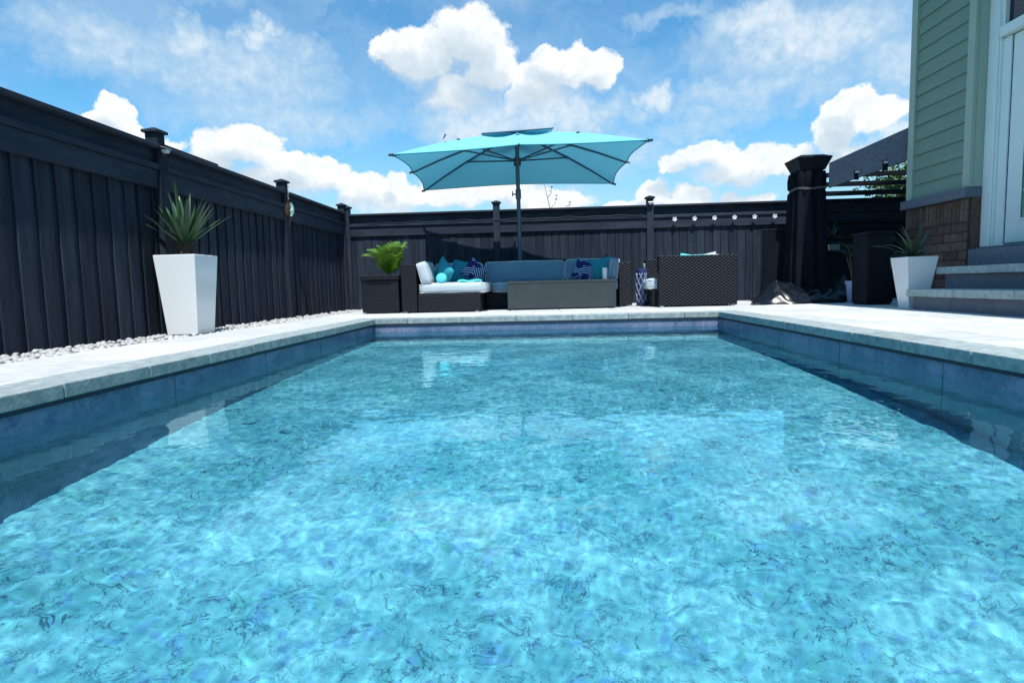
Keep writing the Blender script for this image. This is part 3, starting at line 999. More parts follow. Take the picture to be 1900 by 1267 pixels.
cushion(sofa, 'back_cushion', (.86, 10.93, .645), (.94, .19, .38), (R(-8), 0, 0), axis='y', seed=7, mat=M['shaded_cushion'])
cushion(sofa, 'end_cushion', (1.20, 10.62, .64), (.17, .46, .36), (0, R(8), 0), axis='x', seed=8, mat=M['shaded_cushion'])


def pillow(label, loc, size, rot, mat, th=.16, seed=0, cat='pillow'):
    n = 14
    v = []; f = []
    for s in (1, -1):
        for i in range(n + 1):
            for j in range(n + 1):
                x = 2 * i / n - 1; z = 2 * j / n - 1
                t = (max(0, 1 - abs(x) ** 2.6) * max(0, 1 - abs(z) ** 2.6)) ** .55
                pin = 1 - .09 * (1 - abs(x)) * abs(z) ** 2 * 1.2
                pin2 = 1 - .09 * (1 - abs(z)) * abs(x) ** 2 * 1.2
                v.append((x * size / 2 * pin2, s * th / 2 * t, z * size / 2 * pin))
    N = (n + 1) ** 2
    for i in range(n):
        for j in range(n):
            a = i * (n + 1) + j
            f.append((a, a + n + 1, a + n + 2, a + 1))
            f.append((N + a, N + a + 1, N + a + n + 2, N + a + n + 1))
    d = MB().add(v, f).mesh('pillow', mat, smooth=2)
    bm = bmesh.new(); bm.from_mesh(d); bmesh.ops.remove_doubles(bm, verts=bm.verts, dist=.0008); bmesh.ops.recalc_face_normals(bm, faces=bm.faces); bm.to_mesh(d); bm.free()
    o = inst('pillow', d, None, loc, rot)
    return tag(o, label, cat, 'throw pillows on the corner sofa')
pillow('teal throw pillow leaning against the white end cushion of the sofa', (-1.66, 9.98, .63), .44, (R(-6), R(38), R(-50)), M['teal'], seed=1)
pillow('blue-teal throw pillow standing upright behind the navy patterned one', (-1.42, 10.62, .66), .42, (R(-16), R(10), R(-8)), M['teal'], seed=2)
pillow('navy pillow with pale feather stripes standing on its corner by the teal pillows', (-1.20, 10.42, .665), .37, (R(-18), R(43), R(6)), M['feather'], .14, 3)
pillow('navy striped pillow lying tilted near the white candle at the sofa end', (.72, 10.66, .62), .42, (R(-24), R(28), R(12)), M['feather'], .15, 4)
pillow('teal pillow tucked in the corner against the sofa arm beside the candle', (1.00, 10.70, .65), .42, (R(-14), R(-8), R(-14)), M['teal'], .15, 5)
# small bright aqua round bolster on the sunlit seat, and a folded throw behind it
rb = MB(); rb.lathe([(.02, -.05), (.075, -.045), (.09, -.02), (.093, .01), (.085, .035), (.05, .05), (.01, .054)], 22)
o = rb.obj('round_pillow', M['aqua'], None, smooth=2); o.location = (-1.66, 9.78, .545); o.rotation_euler = (R(72), 0, R(-18))
tag(o, 'small round bright aqua pillow on the sunlit white seat cushion', 'pillow', 'throw pillows on the corner sofa')
th = MB()
n = 16
v = []
for i in range(n + 1):
    for j in range(7):
        x = -.2 + .4 * i / n; y = -.12 + .24 * j / 6
        v.append((x, y, .022 + .012 * math.sin(x * 26 + 2 * math.sin(y * 14)) + .01 * math.cos(y * 20)))
f = [(i * 7 + j, (i + 1) * 7 + j, (i + 1) * 7 + j + 1, i * 7 + j + 1) for i in range(n) for j in range(6)]
b = len(v)
v2 = v + [(p[0], p[1], p[2] - .03) for p in v]
f2 = f + [tuple(i + b for i in q[::-1]) for q in f]
edge = [i * 7 for i in range(n + 1)], [i * 7 + 6 for i in range(n + 1)]
for e_, rev in ((edge[0], False), (edge[1], True)):
    for a, c in zip(e_[:-1], e_[1:]):
        f2.append((a, a + b, c + b, c) if not rev else (c, c + b, a + b, a))
for e_, rev in (([j for j in range(7)], True), ([n * 7 + j for j in range(7)], False)):
    for a, c in zip(e_[:-1], e_[1:]):
        f2.append((a, a + b, c + b, c) if not rev else (c, c + b, a + b, a))
o = th.add(v2, f2).obj('throw_blanket', M['aqua'], None, smooth=2); o.location = (-1.22, 10.0, .492)
tag(o, 'crumpled aqua throw lying on the sofa seat in front of the navy pillow', 'blanket')

# fire table
ft = thing('fire_table', 'long grey concrete fire table standing in front of the sofa', 'table', (.285, 10.1, 0))
box('body', -.88, -.25, .022, .88, .25, .43, M['tabletop'], ft, .008, 2)
box('top_slab', -.885, -.255, .431, .885, .255, .468, M['tabletop'], ft, .006, 2)
MB().box(-.84, -.21, 0, .84, .21, .021).obj('plinth', M['black_paint'], ft)
MB().box(-.55, -.09, .4685, .55, .09, .474).obj('burner_lid', M['metal_dark'], ft)
cd = thing('candle', 'white pillar candle on a small dish at the end of the grey fire table', 'candle', (1.0, 9.98, .4685))
MB().lathe([(.05, 0), (.07, .006), (.072, .012), (.045, .013)], 20).obj('dish', M['white_plastic'], cd, smooth=True)
MB().lathe([(.038, .014), (.04, .02), (.04, .185), (.036, .19), (.012, .186)], 20).obj('wax', M['white_plastic'], cd, smooth=True)
MB().tube([(0, 0, .186), (.002, 0, .2)], .002, 5).obj('wick', M['black_paint'], cd)
o = MB().lathe([(.04, 0), (.07, .008), (.078, .018), (.07, .016), (.035, .008)], 20).obj('dish', M['white_plastic'], None, smooth=True)
o.location = (-.50, 9.98, .4685); tag(o, 'small white dish on the fire table end near the sunlit cushion', 'dish')

# garden stool and cup
gs = thing('garden_stool', 'navy ceramic garden stool with pale lattice lines beside the wicker armchair', 'stool', (1.69, 10.5, 0))
MB().lathe([(.085, 0), (.10, .01), (.10, .05), (.105, .30), (.10, .57), (.105, .59), (.105, .62), (.09, .63)], 24).obj('body', M['navy_glaze'], gs, smooth=True)
lt = MB()
for k in range(8):
    for s in (-1, 1):
        pts = [(.106 * math.cos(a0), .106 * math.sin(a0), .06 + .5 * t) for t in [i / 12 for i in range(13)] for a0 in [k * math.pi / 4 + s * (t * 2.2)]]
        lt.tube(pts, .0045, 5)
lt.obj('lattice', M['pale_line'], gs, smooth=2)
o = MB().lathe([(.026, 0), (.03, .004), (.034, .09), (.03, .092), (.027, .02)], 18).obj('cup', M['white_plastic'], None, smooth=True)
o.location = (1.74, 10.5, .6305); tag(o, 'plain white cup on top of the navy garden stool', 'cup')

# armchair
ac = thing('wicker_armchair', 'deep square dark wicker armchair turned sideways, aqua pillow inside', 'armchair', (0, 0, 0))
wicker_box(ac, 'side_panel', 1.83, 9.74, .02, 3.06, 9.93, .81, 'flrt', .036, .024)
wicker_box(ac, 'side_panel', 1.74, 10.42, .02, 3.06, 10.6, .78, 'fblt')
wicker_box(ac, 'back', 2.88, 9.94, .02, 3.06, 10.41, .80, 'rt')
wicker_box(ac, 'base', 1.76, 9.94, .02, 2.87, 10.41, .28, 'l')
for (x, y) in ((1.88, 9.79), (3.0, 9.79), (1.8, 10.54), (3.0, 10.54)):
    MB().box(x - .03, y - .03, 0, x + .03, y + .03, .022).obj('foot', M['silver'], ac)
cushion(ac, 'seat_cushion', (2.27, 10.175, .37), (1.18, .46, .17), seed=11)
cushion(ac, 'back_cushion', (2.78, 10.175, .63), (.17, .45, .38), (0, R(10), 0), axis='x', seed=12)
o = pillow('aqua pillow peeking over the side of the wicker armchair', (2.42, 10.12, .655), .40, (R(10), R(4), R(4)), M['aqua'], .15, 9)
o['group'] = 'pillows in the wicker armchair'
o = pillow('pale cream pillow showing over the wicker armchair next to the aqua one', (2.66, 10.2, .665), .40, (R(14), R(-6), R(-6)), M['cushion'], .17, 10)
o['group'] = 'pillows in the wicker armchair'

# wicker planter box with palm
wp = thing('wicker_planter', 'square dark wicker planter box beside the sofa arm holding a palm', 'planter', (0, 0, 0))
wicker_box(wp, 'body', -2.97, 9.72, .02, -2.36, 10.3, .55, 'fblr', .034, .02)
wicker_box(wp, 'rim', -2.99, 9.70, .552, -2.34, 10.32, .625, 'fblr', .034, .018)
MB().box(-2.95, 9.74, .56, -2.38, 10.28, .60).obj('soil', M['soil'], wp)
MB().box(-2.85, 9.708, .50, -2.48, 9.7235, .515).obj('grip_slot', M['black_paint'], wp)


def frond_mesh(seed, L=.66):
    r_ = random.Random(seed)
    m = MB()
    pts = []
    n = 14
    bend = r_.uniform(1.0, 1.5)
    p = Vector((0, 0, 0)); dirs = []
    for i in range(n + 1):
        a = .12 + bend * (i / n) ** 1.3
        d = Vector((math.sin(a), 0, math.cos(a))); dirs.append(d)
        pts.append(p.copy()); p = p + d * (L / n)
    m.tube(pts, [.009 * (1 - .7 * i / n) for i in range(n + 1)], 5)
    for i in range(2, n + 1):
        for s in (-1, 1):
            for q in (0, .5):
                t = (i + q) / n
                if t > 1.02: continue
                base = pts[i] + dirs[i] * (L / n) * q
                ll = .32 * (math.sin(math.pi * min(1, .2 + .72 * t)) ** .7) * r_.uniform(.88, 1.1)
                nrm = Vector((-dirs[i].z, 0, dirs[i].x)) * -1
                out = (Vector((0, s, 0)) * .8 + dirs[i] * .6 - nrm * .28).normalized()
                side = out.cross(nrm).normalized()
                w = .0075
                mid = base + out * ll * .45; m2 = base + out * ll * .8 - Vector((0, 0, .02)); tip = base + out * ll - Vector((0, 0, .055))
                tw = nrm * .004
                m.add([base - side * w * .4, base + side * w * .4, mid + side * w + tw, mid - side * w - tw, m2 + side * w * .7, m2 - side * w * .7, tip], [(0, 1, 2, 3), (3, 2, 4, 5), (5, 4, 6)])
    return m.mesh('frond', M['palm'], smooth=2)
pl = thing('palm', 'bright green feathery palm in the wicker planter box', 'plant', (-2.58, 9.98, .58))
fm = [frond_mesh(i) for i in range(4)]
rq = random.Random(4)
for i in range(13):
    s = rq.uniform(.85, 1.1)
    inst('frond', fm[i % 4], pl, (rq.uniform(-.03, .03), rq.uniform(-.03, .03), 0), Euler((rq.uniform(-.15, .15), rq.uniform(-.30, .10), i * 2.4 + .2)), (s, s, s * .9))
MB().tube([(0, 0, -.03), (0, 0, .1)], .03, 8).obj('stem', M['stem'], pl)


# ------------------------------------------------------------------ parasol
def parasol():
    t = thing('parasol', 'large square turquoise parasol leaning over the sofa on a dark pole', 'parasol', (-.42, 11.22, 0))
    O = Vector((-.42, 11.22, 0))
    Pt = lambda *a: Vector(a) - O
    base = Pt(-.42, 11.22, 0); hub = Pt(-.41, 10.52, 2.52); top = Pt(-.40, 10.36, 2.95)
    apex = top
    NL, NR, FR, FL = Pt(-2.20, 9.0, 2.37), Pt(1.56, 9.0, 2.44), Pt(1.33, 11.48, 2.24), Pt(-2.27, 11.72, 2.27)
    corners = [NL, NR, FR, FL]
    n = 10
    m = MB()
    ribs = []
    for k in range(4):
        a, b = corners[k], corners[(k + 1) % 4]
        mid = (a + b) / 2 + Vector((0, 0, .035)); mid = mid + (mid - apex) * -.02
        ribs += [a, mid]
    def rim(k, s):
        """points of the rim between rib k and k+1, hanging inwards between the tips"""
        a, b = ribs[k], ribs[(k + 1) % 8]
        p = a.lerp(b, s)
        sag = math.sin(math.pi * s)
        c = Vector((apex.x, apex.y, p.z))
        return p + (c - p).normalized() * .07 * sag
    for k in range(8):
        v = []
        for i in range(n + 1):
            s = i / n
            e = rim(k, s)
            for j in range(n + 1):
                q = j / n
                p = apex.lerp(e, q)
                p = p - Vector((0, 0, 1)) * .05 * math.sin(math.pi * q) * (math.sin(math.pi * s) ** .8) + Vector((0, 0, .055)) * math.sin(math.pi * q)
                v.append(p)
        f = []
        for i in range(n):
            for j in range(n):
                a = i * (n + 1) + j
                f.append((a, a + 1, a + n + 2, a + n + 1))
        m.add(v, f)
    cn = m.obj('canopy', M['canopy'], t, smooth=2)
    # hem
    hm = MB()
    pts = [rim(k, i / n) for k in range(8) for i in range(n)]; pts.append(pts[0])
    hm.tube(pts, .008, 5, False)
    hm.obj('hem', M['teal'], cn)
    # vent cap
    vm = MB()
    vr = []
    for c in corners:
        d = (c - apex); vr.append(Vector((apex.x + d.x * .30, apex.y + d.y * .30, apex.z - .075 + d.x * .012)))
    va = apex + Vector((0, 0, .005))
    nn = 6
    for k in range(4):
        a, b = vr[k], vr[(k + 1) % 4]
        v = []
        for i in range(nn + 1):
            e = a.lerp(b, i / nn)
            e = e + (Vector((va.x, va.y, e.z)) - e).normalized() * .03 * math.sin(math.pi * i / nn)
            for j in range(nn + 1):
                q = j / nn
                v.append(va.lerp(e, q) + Vector((0, 0, .02)) * math.sin(math.pi * q))
        vm.add(v, [(i * (nn + 1) + j, i * (nn + 1) + j + 1, (i + 1) * (nn + 1) + j + 1, (i + 1) * (nn + 1) + j) for i in range(nn) for j in range(nn)])
    vo_ = vm.obj('vent', M['canopy'], cn, smooth=2)
    vh = MB(); vh.tube(vr + [vr[0]], .012, 6, False); vh.obj('vent_hem', M['pole'], cn)
    vp = MB()
    for c in vr:
        vp.tube([va, va.lerp(c, .5) + Vector((0, 0, .012)), c + (c - va).normalized() * .02], .009, 6)
    vp.obj('vent_rib', M['pole'], cn)
    # pole
    pm = MB(); pm.tube([base, base.lerp(hub, .6), hub, top], .036, 12)
    po = pm.obj('pole', M['pole'], t, smooth=True)
    ax = (hub - base).normalized()
    cl = MB(); cl.tube([base + ax * 1.98, base + ax * 2.14], .05, 12); cl.tube([base + ax * 2.05, base + ax * 2.05 + Vector((-.10, -.02, .01))], .012, 8)
    cl.tube([base + ax * 2.05 + Vector((-.10, -.02, -.03)), base + ax * 2.05 + Vector((-.10, -.02, .06))], .01, 6)
    cl.obj('crank', M['pole'], po, smooth=True)
    MB().tube([hub - ax * .08, hub + ax * .05], .065, 12).obj('hub', M['metal_dark'], t, smooth=True)
    MB().lathe([(.3, 0), (.3, .05), (.26, .07), (.06, .08), (.05, .3)], 24).obj('base', M['metal_dark'], t, smooth=True)
    for k, rp_ in enumerate(ribs):
        pts = []
        for q in (0, .25, .5, .75, 1.0):
            pts.append(apex.lerp(rp_, q) + Vector((0, 0, .055)) * math.sin(math.pi * q) - Vector((0, 0, .028)) * (1 - .3 * q))
        rb_ = MB(); rb_.tube(pts, [.018, .018, .017, .015, .013], 6)
        rb_ = rb_.obj('rib', M['pole'], t, smooth=True)
        jn = pts[2]
        sb = MB(); sb.tube([hub, jn], .013, 6); sb.tube([jn + Vector((0, 0, -.02)), jn + Vector((0, 0, .03))], .03, 8)
        sb.obj('strut', M['pole'], rb_, smooth=True)
        tp = MB(); d = (rp_ - apex).normalized(); tp.tube([rp_ - d * .03, rp_ + d * .05], [.016, .02], 8)
        tp.obj('rib_tip', M['metal_dark'], rb_, smooth=True)
    # loose tie strap on the upper side
    s0 = apex.lerp(NL, .62) + Vector((0, 0, .10))
    MB().tube([s0, s0 + Vector((.03, -.03, .03)), s0 + Vector((.05, -.03, .065))], [.006, .01, .014], 6).obj('tie_strap', M['metal_dark'], cn)
parasol()

# ------------------------------------------------------------------ ornaments on the fences
def flower(i, x, label):
    t = thing('flower_ornament', label, 'ornament', (x, YF - .10, 1.605), 0, 'white flower ornaments hung in a row on the far fence')
    t.scale = (.82, .82, .82)
    r_ = random.Random(i)
    rot = r_.uniform(0, 1.2)
    for k in range(5):
        a = rot + k * 2 * math.pi / 5
        v = []
        nn = 5
        for j in range(nn + 1):
            q = j / nn
            w = .022 * math.sin(math.pi * (.12 + .85 * q)) ** .7
            rr = .010 + .048 * q
            zc = -.012 * math.sin(q * 2.2)
            for s in (-1, 0, 1):
                v.append((rr * math.cos(a) - s * w * math.sin(a), zc - .004 * (1 - abs(s)), rr * math.sin(a) + s * w * math.cos(a)))
        b = len(v)
        v += [(p[0], p[1] + .004, p[2]) for p in v]
        f = []
        for j in range(nn):
            for s in range(2):
                q = j * 3 + s
                f.append((q, q + 1, q + 4, q + 3)); f.append((b + q, b + q + 3, b + q + 4, b + q + 1))
        MB().add(v, f).obj('petal', M['white_plastic'], t, smooth=2)
    MB().lathe([(.004, 0), (.012, .003), (.012, .01), (.004, .014)], 10).obj('bulb_cap', M['white_plastic'], t).rotation_euler = (R(90), 0, 0)
    MB().tube([(0, .01, .0), (0, .025, .03), (0, .03, .10)], .003, 5).obj('hanger', M['black_paint'], t)
    return t
fl = ['white flower ornament on the far fence, next to the lamp post',
      'second white flower ornament counted from the fence post with the lamp',
      'third white flower ornament counted from the fence post with the lamp',
      'white flower ornament fourth from the lamp post and third from the pergola',
      'white flower ornament second from the black-draped pergola post',
      'white flower ornament hanging closest to the black-draped pergola post']
for i, (x, lb) in enumerate(zip((2.56, 2.94, 3.32, 3.70, 4.08, 4.46), fl)):
    flower(i, x, lb)


def solar_lamp(label, loc, rz):
    t = thing('solar_lamp', label, 'lamp', loc, rz, 'small solar lamps on the fence posts')
    MB().box(-.035, -.012, -.05, .035, 0, .05).obj('back_plate', M['black_paint'], t, bevel=.003)
    MB().add([(-.05, -.013, .03), (.05, -.013, .03), (.05, -.075, .012), (-.05, -.075, .012), (-.05, -.013, .045), (.05, -.013, .045), (.05, -.078, .026), (-.05, -.078, .026)],
             [(0, 1, 2, 3), (7, 6, 5, 4), (0, 4, 5, 1), (1, 5, 6, 2), (2, 6, 7, 3), (3, 7, 4, 0)]).obj('hood', M['silver'], t, bevel=.003)
    MB().frustum((0, -.04), .025, .02, -.02, .035, .026, .011).obj('lens', M['white_plastic'], t)
solar_lamp('small silver solar lamp on the fence post above the yucca', (XF + .064, 6.22, 1.885), R(90))
solar_lamp('small solar lamp on the far fence post between sofa and flower row', (2.10, YF - .064, 1.92), 0)

# sun and moon face on the second post
sf = thing('sun_face_ornament', 'hanging copper sun ornament with pale green moon face on a fence post', 'ornament', (XF + .075, 9.27, 1.66), R(72))
dd = MB()
N_ = 12
for k in range(N_):
    a = 2 * math.pi * k / N_; h_ = math.pi / N_ * .8
    rr = .155 if k % 2 else .135
    dd.add([(.085 * math.cos(a - h_), -.012, .085 * math.sin(a - h_)), (.085 * math.cos(a + h_), -.012, .085 * math.sin(a + h_)), (rr * math.cos(a + .06), -.006, rr * math.sin(a + .06)),
            (.085 * math.cos(a - h_), 0, .085 * math.sin(a - h_)), (.085 * math.cos(a + h_), 0, .085 * math.sin(a + h_)), (rr * math.cos(a + .06), 0, rr * math.sin(a + .06))],
           [(0, 2, 1), (3, 4, 5), (0, 3, 5, 2), (1, 2, 5, 4)])
dd.obj('ray_ring', M['copper'], sf)
o = MB().lathe([(.09, 0), (.088, .01), (.07, .02), (.03, .026), (.004, .028)], 24).obj('disc', M['copper'], sf, smooth=True); o.rotation_euler = (R(90), 0, 0)
mo = MB()                        # crescent with nose and lips in profile
out_ = [(.10 * math.cos(a), .11 * math.sin(a)) for a in [R(80 - i * 16) for i in range(11)]]
inn = [(.012, -.10), (.030, -.07), (.018, -.058), (.026, -.045), (.014, -.034), (.006, -.016), (.030, .006), (.034, .03), (.026, .055), (.016, .085), (.012, .10)]
v = []
for (a, b) in zip(out_, inn[::-1]):
    v += [(a[0], -.03, a[1]), ((a[0] + b[0]) / 2, -.05, (a[1] + b[1]) / 2), (b[0], -.032, b[1])]
b0 = len(v); v += [(p[0], -.02, p[2]) for p in v]
f = []
for i in range(10):
    for s in range(2):
        q = i * 3 + s; f += [(q, q + 3, q + 4, q + 1)]
    q = i * 3; f += [(q, b0 + q, b0 + q + 3, q + 3), (q + 2, q + 5, b0 + q + 5, b0 + q + 2)]
mo.add(v, f).obj('moon_face', M['verdigris'], sf, smooth=2)
ch = MB(); ch.tube([(0, -.01, .14), (0, -.012, .36)], .003, 5)
ch.obj('chain', M['silver'], sf)
for k, z in enumerate((.17, .20, .25, .30, .345)):
    MB().lathe([(.004, -.012), (.013, 0), (.004, .012)], 8, (0 if k % 2 else .012, -.014, z)).obj('bead', M['silver'], sf)
MB().tube([(0, -.01, -.14), (0, -.012, -.26)], .008, 6).obj('pendant', M['copper'], sf)


# ------------------------------------------------------------------ pergola corner
def beam_between(mb, a, b, w, h0, h1):
    """a plank from a to b (bottom points), thickness w, heights h0 and h1"""
    a, b = Vector(a), Vector(b)
    n_ = Vector((-(b - a).y, (b - a).x, 0)).normalized() * w / 2
    v = [a - n_, b - n_, b + n_, a + n_]
    up0, up1 = Vector((0, 0, h0)), Vector((0, 0, h1))
    v += [a - n_ + up0, b - n_ + up1, b + n_ + up1, a + n_ + up0]
    return mb.add(v, [(3, 2, 1, 0), (4, 5, 6, 7), (0, 1, 5, 4), (1, 2, 6, 5), (2, 3, 7, 6), (3, 0, 4, 7)])

pg = thing('pergola', 'black pergola with flared post cap, leaning beam and open slats beside the house', 'pergola', (0, 0, 0))
PXc, PYc = 4.47, 10.6
box('post', PXc - .12, PYc - .12, 0, PXc + .12, PYc + .12, 2.30, M['black_paint'], pg)
cp = MB()
cp.frustum((PXc, PYc), .20, .20, 2.18, .275, .275, 2.36); cp.box(PXc - .28, PYc - .28, 2.361, PXc + .28, PYc + .28, 2.39)
cp.frustum((PXc, PYc), .26, .26, 2.391, .18, .18, 2.43)
cp.obj('post_cap', M['black_paint'], pg, bevel=.006)
beam_between(MB(), (PXc + .22, PYc - .3, 1.86), (5.72, 9.42, 2.20), .05, .40, .50).obj('beam', M['beam'], pg, bevel=.005)
for (x, y, z) in ((4.98, 10.06, 1.985), (5.27, 9.79, 2.07)):
    br_ = MB().box(x - .035, y - .06, z - .05, x + .035, y - .035, z + .10).obj('bracket', M['black_paint'], pg, bevel=.003)
    MB().box(x - .03, y - .075, z + .055, x + .03, y - .0605, z + .085).obj('clip', M['white_plastic'], br_, bevel=.002)
for z in (2.27, 2.10, 1.93):
    box('slat', PXc + .55, 11.80, z, 9.0, 11.86, z + .085, M['black_paint'], pg, .004)
box('slat', PXc + .55, 11.80, 1.42, 9.0, 11.86, 1.49, M['black_paint'], pg, .004)
box('slat', PXc + .55, 11.80, 1.30, 9.0, 11.86, 1.36, M['black_paint'], pg, .004)
box('post', 8.9, 11.70, 0, 9.02, 11.79, 2.45, M['black_paint'], pg)
box('post', PXc + .46, 11.70, 0, PXc + .57, 11.79, 2.40, M['black_paint'], pg)

# curtain gathered round the post
cu = thing('curtain', 'black curtain gathered and tied round the pergola post', 'curtain', (PXc, PYc, 0))
v = []; f = []
prof = [(.02, .31), (.3, .305), (.8, .29), (1.25, .265), (1.6, .25), (1.84, .235), (1.88, .222), (1.92, .235), (2.05, .24), (2.17, .225)]
n = 72
for (z, r0) in prof:
    for k in range(n):
        a = 2 * math.pi * k / n
        fold = .028 * math.sin(11 * a + 1.1 * math.sin(2 * a) + z) + .014 * math.sin(23 * a + 2 * z)
        if abs(z - 1.88) < .03: fold *= .3
        q = max(abs(math.cos(a)), abs(math.sin(a))) ** .55        # squarish
        v.append(((r0 + fold) * math.cos(a) / q, (r0 + fold) * math.sin(a) / q, z))
for i in range(len(prof) - 1):
    for k in range(n):
        a = i * n + k; b = i * n + (k + 1) % n
        f.append((a, b, b + n, a + n))
MB().add(v, f).obj('cloth', M['black_cloth'], cu, smooth=2)
rp_ = MB()
for z in (1.872, 1.892):
    rp_.tube([(.25 * math.cos(2 * math.pi * k / 24) / max(abs(math.cos(2 * math.pi * k / 24)), abs(math.sin(2 * math.pi * k / 24))) ** .55,
               .25 * math.sin(2 * math.pi * k / 24) / max(abs(math.cos(2 * math.pi * k / 24)), abs(math.sin(2 * math.pi * k / 24))) ** .55, z + .01 * math.sin(k)) for k in range(25)], .008, 6, False)
rp_.obj('tie_rope', P('rope', (.12, .12, .13), .8), cu)

# dark panel and vinyl cover heap beside the curtain
pn = thing('folded_screen', 'flat black fabric panel standing between the far fence and the black curtain', 'screen', (4.12, 10.95, 0), R(-4))
box('panel', -.24, -.03, .03, .22, .03, 1.25, M['black_cloth'], pn, .01, 2)
box('rail', -.25, -.035, 1.251, .23, .035, 1.275, M['black_paint'], pn)
for x in (-.22, .2):
    MB().box(x - .02, -.1, 0, x + .02, .1, .03).obj('foot', M['black_paint'], pn)


def heap():
    from mathutils import noise as mn
    nx, ny = 110, 46
    m = MB()
    ku = [0, .10, .22, .42, .60, .75, .90, 1.0]
    kz = [.02, .16, .40, .27, .17, .17, .34, .47]
    def edge_z(u):
        return float(np.interp(u, np.linspace(0, 1, 60), np.convolve(np.pad(np.interp(np.linspace(0, 1, 60), ku, kz), 3, 'edge'), np.ones(7) / 7, 'valid')))
    def sheet_(x0, x1, yf, yb, ez, seed, amp):
        v = []; f = []
        for i in range(nx + 1):
            for j in range(ny + 1):
                u = i / nx; w = j / ny
                p = Vector((u * 4.0 + seed, w * 1.3 - u * .8, seed))
                n1 = mn.noise(p * 1.1); n2 = abs(mn.noise(p * 2.3 + Vector((3, 1, 7))))
                h_ = ez(u) * (w ** .75)
                side = min(1, 6 * w) * min(1, 8 * (1 - w) + .25)
                z = h_ + (amp * n1 + amp * 1.1 * n2) * side
                y = yf + (yb - yf) * w + .05 * n1 + .06 * math.sin(5 * u + seed) * w
                v.append((x0 + (x1 - x0) * u + .03 * n2, y, max(.004, z)))
        for i in range(nx):
            for j in range(ny):
                a_ = i * (ny + 1) + j
                f.append((a_, a_ + ny + 1, a_ + ny + 2, a_ + 1))
        m.add(v, f)
        return [Vector(v[i * (ny + 1) + ny]) for i in range(nx + 1)]
    top = sheet_(3.42, 4.92, 9.78, 10.16, edge_z, 2.3, .035)
    sheet_(3.85, 4.75, 10.0, 10.45, lambda u: .36 * math.sin(math.pi * min(1, .1 + .85 * u)) ** .7, 7.1, .04)
    sheet_(3.30, 3.60, 9.72, 9.95, lambda u: .10 * math.sin(math.pi * u), 11.4, .03)
    m.tube([p + Vector((0, 0, .002)) for p in top], .009, 6)
    o = m.obj('vinyl_cover', M['black_vinyl'], None, smooth=2)
    tag(o, 'crumpled glossy black vinyl cover heaped on the deck by the curtain', 'cover')
heap()

# tall cabinet, potted plant, bar shelf under the pergola
cb_ = thing('storage_cabinet', 'tall narrow black cabinet standing in the shade beside the white planter', 'cabinet', (4.80, 9.12, 0))
box('body', -.19, -.2, .03, .19, .2, 1.0, M['black_paint'], cb_, .01, 2)
box('lid', -.205, -.215, 1.001, .205, .215, 1.04, M['black_paint'], cb_, .008, 2)
box('door', -.17, -.212, .08, .17, -.201, .96, M['black_paint'], cb_)
MB().tube([(.13, -.22, .5), (.13, -.225, .62)], .008, 6).obj('handle', M['metal_dark'], cb_)
MB().box(-.17, -.18, 0, .17, .18, .029).obj('plinth', M['black_paint'], cb_)

fp = thing('flower_pot', 'small lilac-blue round pot standing in the shade by the black cabinet', 'pot', (4.83, 9.72, 0))
MB().lathe([(.07, .015), (.075, .02), (.105, .29), (.118, .295), (.118, .345), (.104, .345), (.098, .30)], 22).obj('shell', M['blue_pot'], fp, smooth=True)
MB().lathe([(.06, 0), (.10, .004), (.105, .02), (.09, .016)], 22).obj('saucer', M['blue_pot'], fp, smooth=True)
MB().lathe([(.097, .30), (.096, .315)], 16).obj('soil', M['soil'], fp)
pp = thing('shrub', 'dark slender-stemmed shrub growing in the lilac-blue pot', 'plant', (4.83, 9.72, .315))
stm = MB()
for (dx, dy, h_) in ((.02, 0, .5), (-.03, .02, .55), (.0, -.03, .45), (-.06, -.02, .4)):
    stm.tube([(dx * .3, dy * .3, 0), (dx, dy, h_ * .5), (dx * 2.2, dy * 2.2, h_)], [.01, .008, .005], 6)
stm.obj('stem', M['stem'], pp)
lm_ = [blade_mesh('leaf', .22 * k, .03, .9 * q, M['dark_leaf']) for k, q in ((1, 1), (.8, 1.3), (1.1, .7))]
rr_ = random.Random(12)
for i in range(34):
    s = rr_.uniform(.8, 1.2)
    inst('leaf', lm_[i % 3], pp, (rr_.uniform(-.12, .1), rr_.uniform(-.08, .06), rr_.uniform(.34, .58)), Euler((0, rr_.uniform(.5, 1.5), rr_.uniform(0, 6.3))), (s, s, s))

br = thing('bar_counter', 'dark outdoor bar counter under the pergola in front of the fence', 'counter', (5.35, 11.3, 0))
box('body', -.55, -.22, .03, .75, .25, .84, M['black_paint'], br, .006)
box('worktop', -.6, -.27, .841, .8, .28, .88, M['black_paint'], br, .006)
box('shelf', -.55, -.05, 1.08, .75, .22, 1.11, M['black_paint'], br)
for x in (-.54, .73):
    MB().box(x, -.05, .881, x + .02, .22, 1.079).obj('bracket', M['black_paint'], br)
for k, (x, h_, w_, lb) in enumerate(((-.47, .12, .02, 'narrow silver can standing first on the shaded bar counter'), (-.36, .13, .03, 'silver tin beside the narrow can on the shaded bar counter'))):
    o = MB().lathe([(w_ * .9, 0), (w_, .005), (w_, h_ - .006), (w_ * .85, h_)], 16).obj('tin', M['silver'], None, smooth=True)
    o.location = (5.35 + x, 11.12, .8805); tag(o, lb, 'tin', 'tins on the bar counter')
o = MB().box(-.1, -.05, 0, .1, .05, .11).obj('napkin_box', M['silver'], None, bevel=.01, seg=2)
o.location = (5.16, 11.14, .8805); tag(o, 'low silver box beside the tins on the shaded bar counter', 'box')
rosette('fern', 'dark trailing fern on the shelf over the bar counter', 'plant', (5.25, 11.38, 1.112), M['dark_leaf'], 30, .34, .028, 1.35, 1.0, .03, .03, 23)

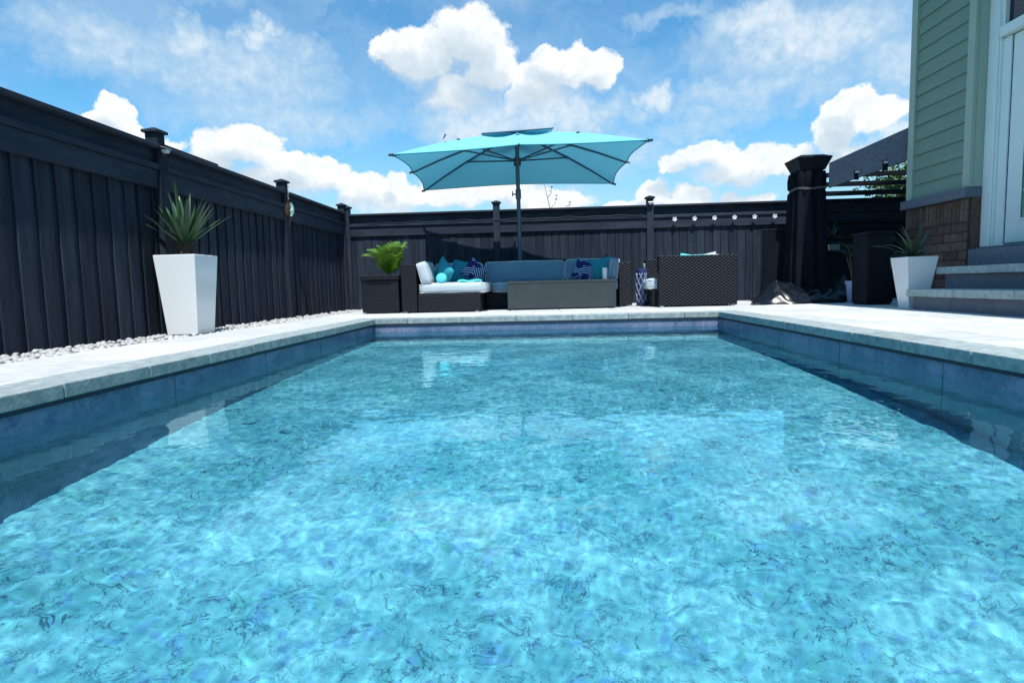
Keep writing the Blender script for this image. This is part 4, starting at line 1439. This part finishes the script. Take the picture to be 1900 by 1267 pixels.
# ------------------------------------------------------------------ beyond the fence
def leafy_tree(name, label, loc, H, crown, seed, nleaf):
    r_ = random.Random(seed)
    t = thing(name, label, 'tree', loc)
    tk = MB()
    tk.tube([(0, 0, -.1), (.05, 0, H * .35), (.0, .05, H * .7), (.05, 0, H * .95)], [.12, .09, .06, .02], 8)
    limbs = []
    for i in range(12):
        a = i * 2.4; z0 = H * r_.uniform(.3, .8)
        e = Vector((math.cos(a) * crown * r_.uniform(.5, .9), math.sin(a) * crown * r_.uniform(.5, .9), z0 + r_.uniform(.2, .7)))
        tk.tube([(0, 0, z0), (e.x * .5, e.y * .5, (z0 + e.z) / 2 + .08), tuple(e)], [.04, .025, .01], 6); limbs.append(e)
    tk.obj('trunk', M['bark'], t, smooth=True)
    cr = MB()
    for i in range(nleaf):
        e = r_.choice(limbs)
        p = e + Vector((r_.gauss(0, .32), r_.gauss(0, .32), r_.gauss(0, .26))) * (crown / 1.2)
        mt = Matrix.Translation(p) @ Euler((r_.uniform(-1, 1), r_.uniform(-1, 1), r_.uniform(0, 6.3))).to_matrix().to_4x4()
        s = r_.uniform(.05, .09)
        cr.add([mt @ Vector(q) for q in ((0, -s, 0), (s * .55, 0, s * .12), (0, s, 0), (-s * .55, 0, s * .12))], [(0, 1, 2, 3)])
    cr.obj('crown', M['tree_leaf'], t)
leafy_tree('tree', 'green leafy tree beyond the fence, seen through the pergola slats', (11.2, 18.5, 0), 3.9, 1.35, 3, 6000)

sp_ = thing('sapling', 'thin young tree with nearly bare twigs rising behind the far fence', 'tree', (.25, 14.2, 0))
tw = MB()
tw.tube([(.10, 0, 0), (.12, 0, 1.2), (.05, 0, 1.75), (-.08, 0, 2.2), (-.2, 0, 2.75)], [.02, .016, .012, .009, .004], 6)
tw.obj('trunk', M['bark'], sp_, smooth=True)
for pts in ([(-.06, 0, 2.15), (.06, .02, 2.28), (.10, .02, 2.45)], [(-.13, 0, 2.4), (-.04, 0, 2.5), (-.02, 0, 2.66)], [(.05, 0, 1.75), (.3, 0, 2.0), (.38, 0, 2.3)], [(.0, 0, 1.9), (.12, 0, 2.0), (.17, 0, 2.1)]):
    MB().tube(pts, [.008, .006, .003], 5).obj('twig', M['bark'], sp_)
lv = MB(); r9 = random.Random(8)
for (x, z) in ((.10, 2.45), (.08, 2.36), (-.02, 2.64), (-.05, 2.55), (.37, 2.28), (.33, 2.2), (.39, 2.22), (.16, 2.08), (.12, 2.02), (-.19, 2.7)):
    for k in range(2):
        mt = Matrix.Translation((x + r9.uniform(-.03, .03), r9.uniform(-.03, .03), z)) @ Euler((r9.uniform(-1, 1), r9.uniform(-1, 1), r9.uniform(0, 6))).to_matrix().to_4x4()
        lv.add([mt @ Vector(q) for q in ((0, -.035, 0), (.016, 0, 0), (0, .035, 0), (-.016, 0, 0))], [(0, 1, 2, 3)])
lv.obj('leaves', M['tree_leaf'], sp_)
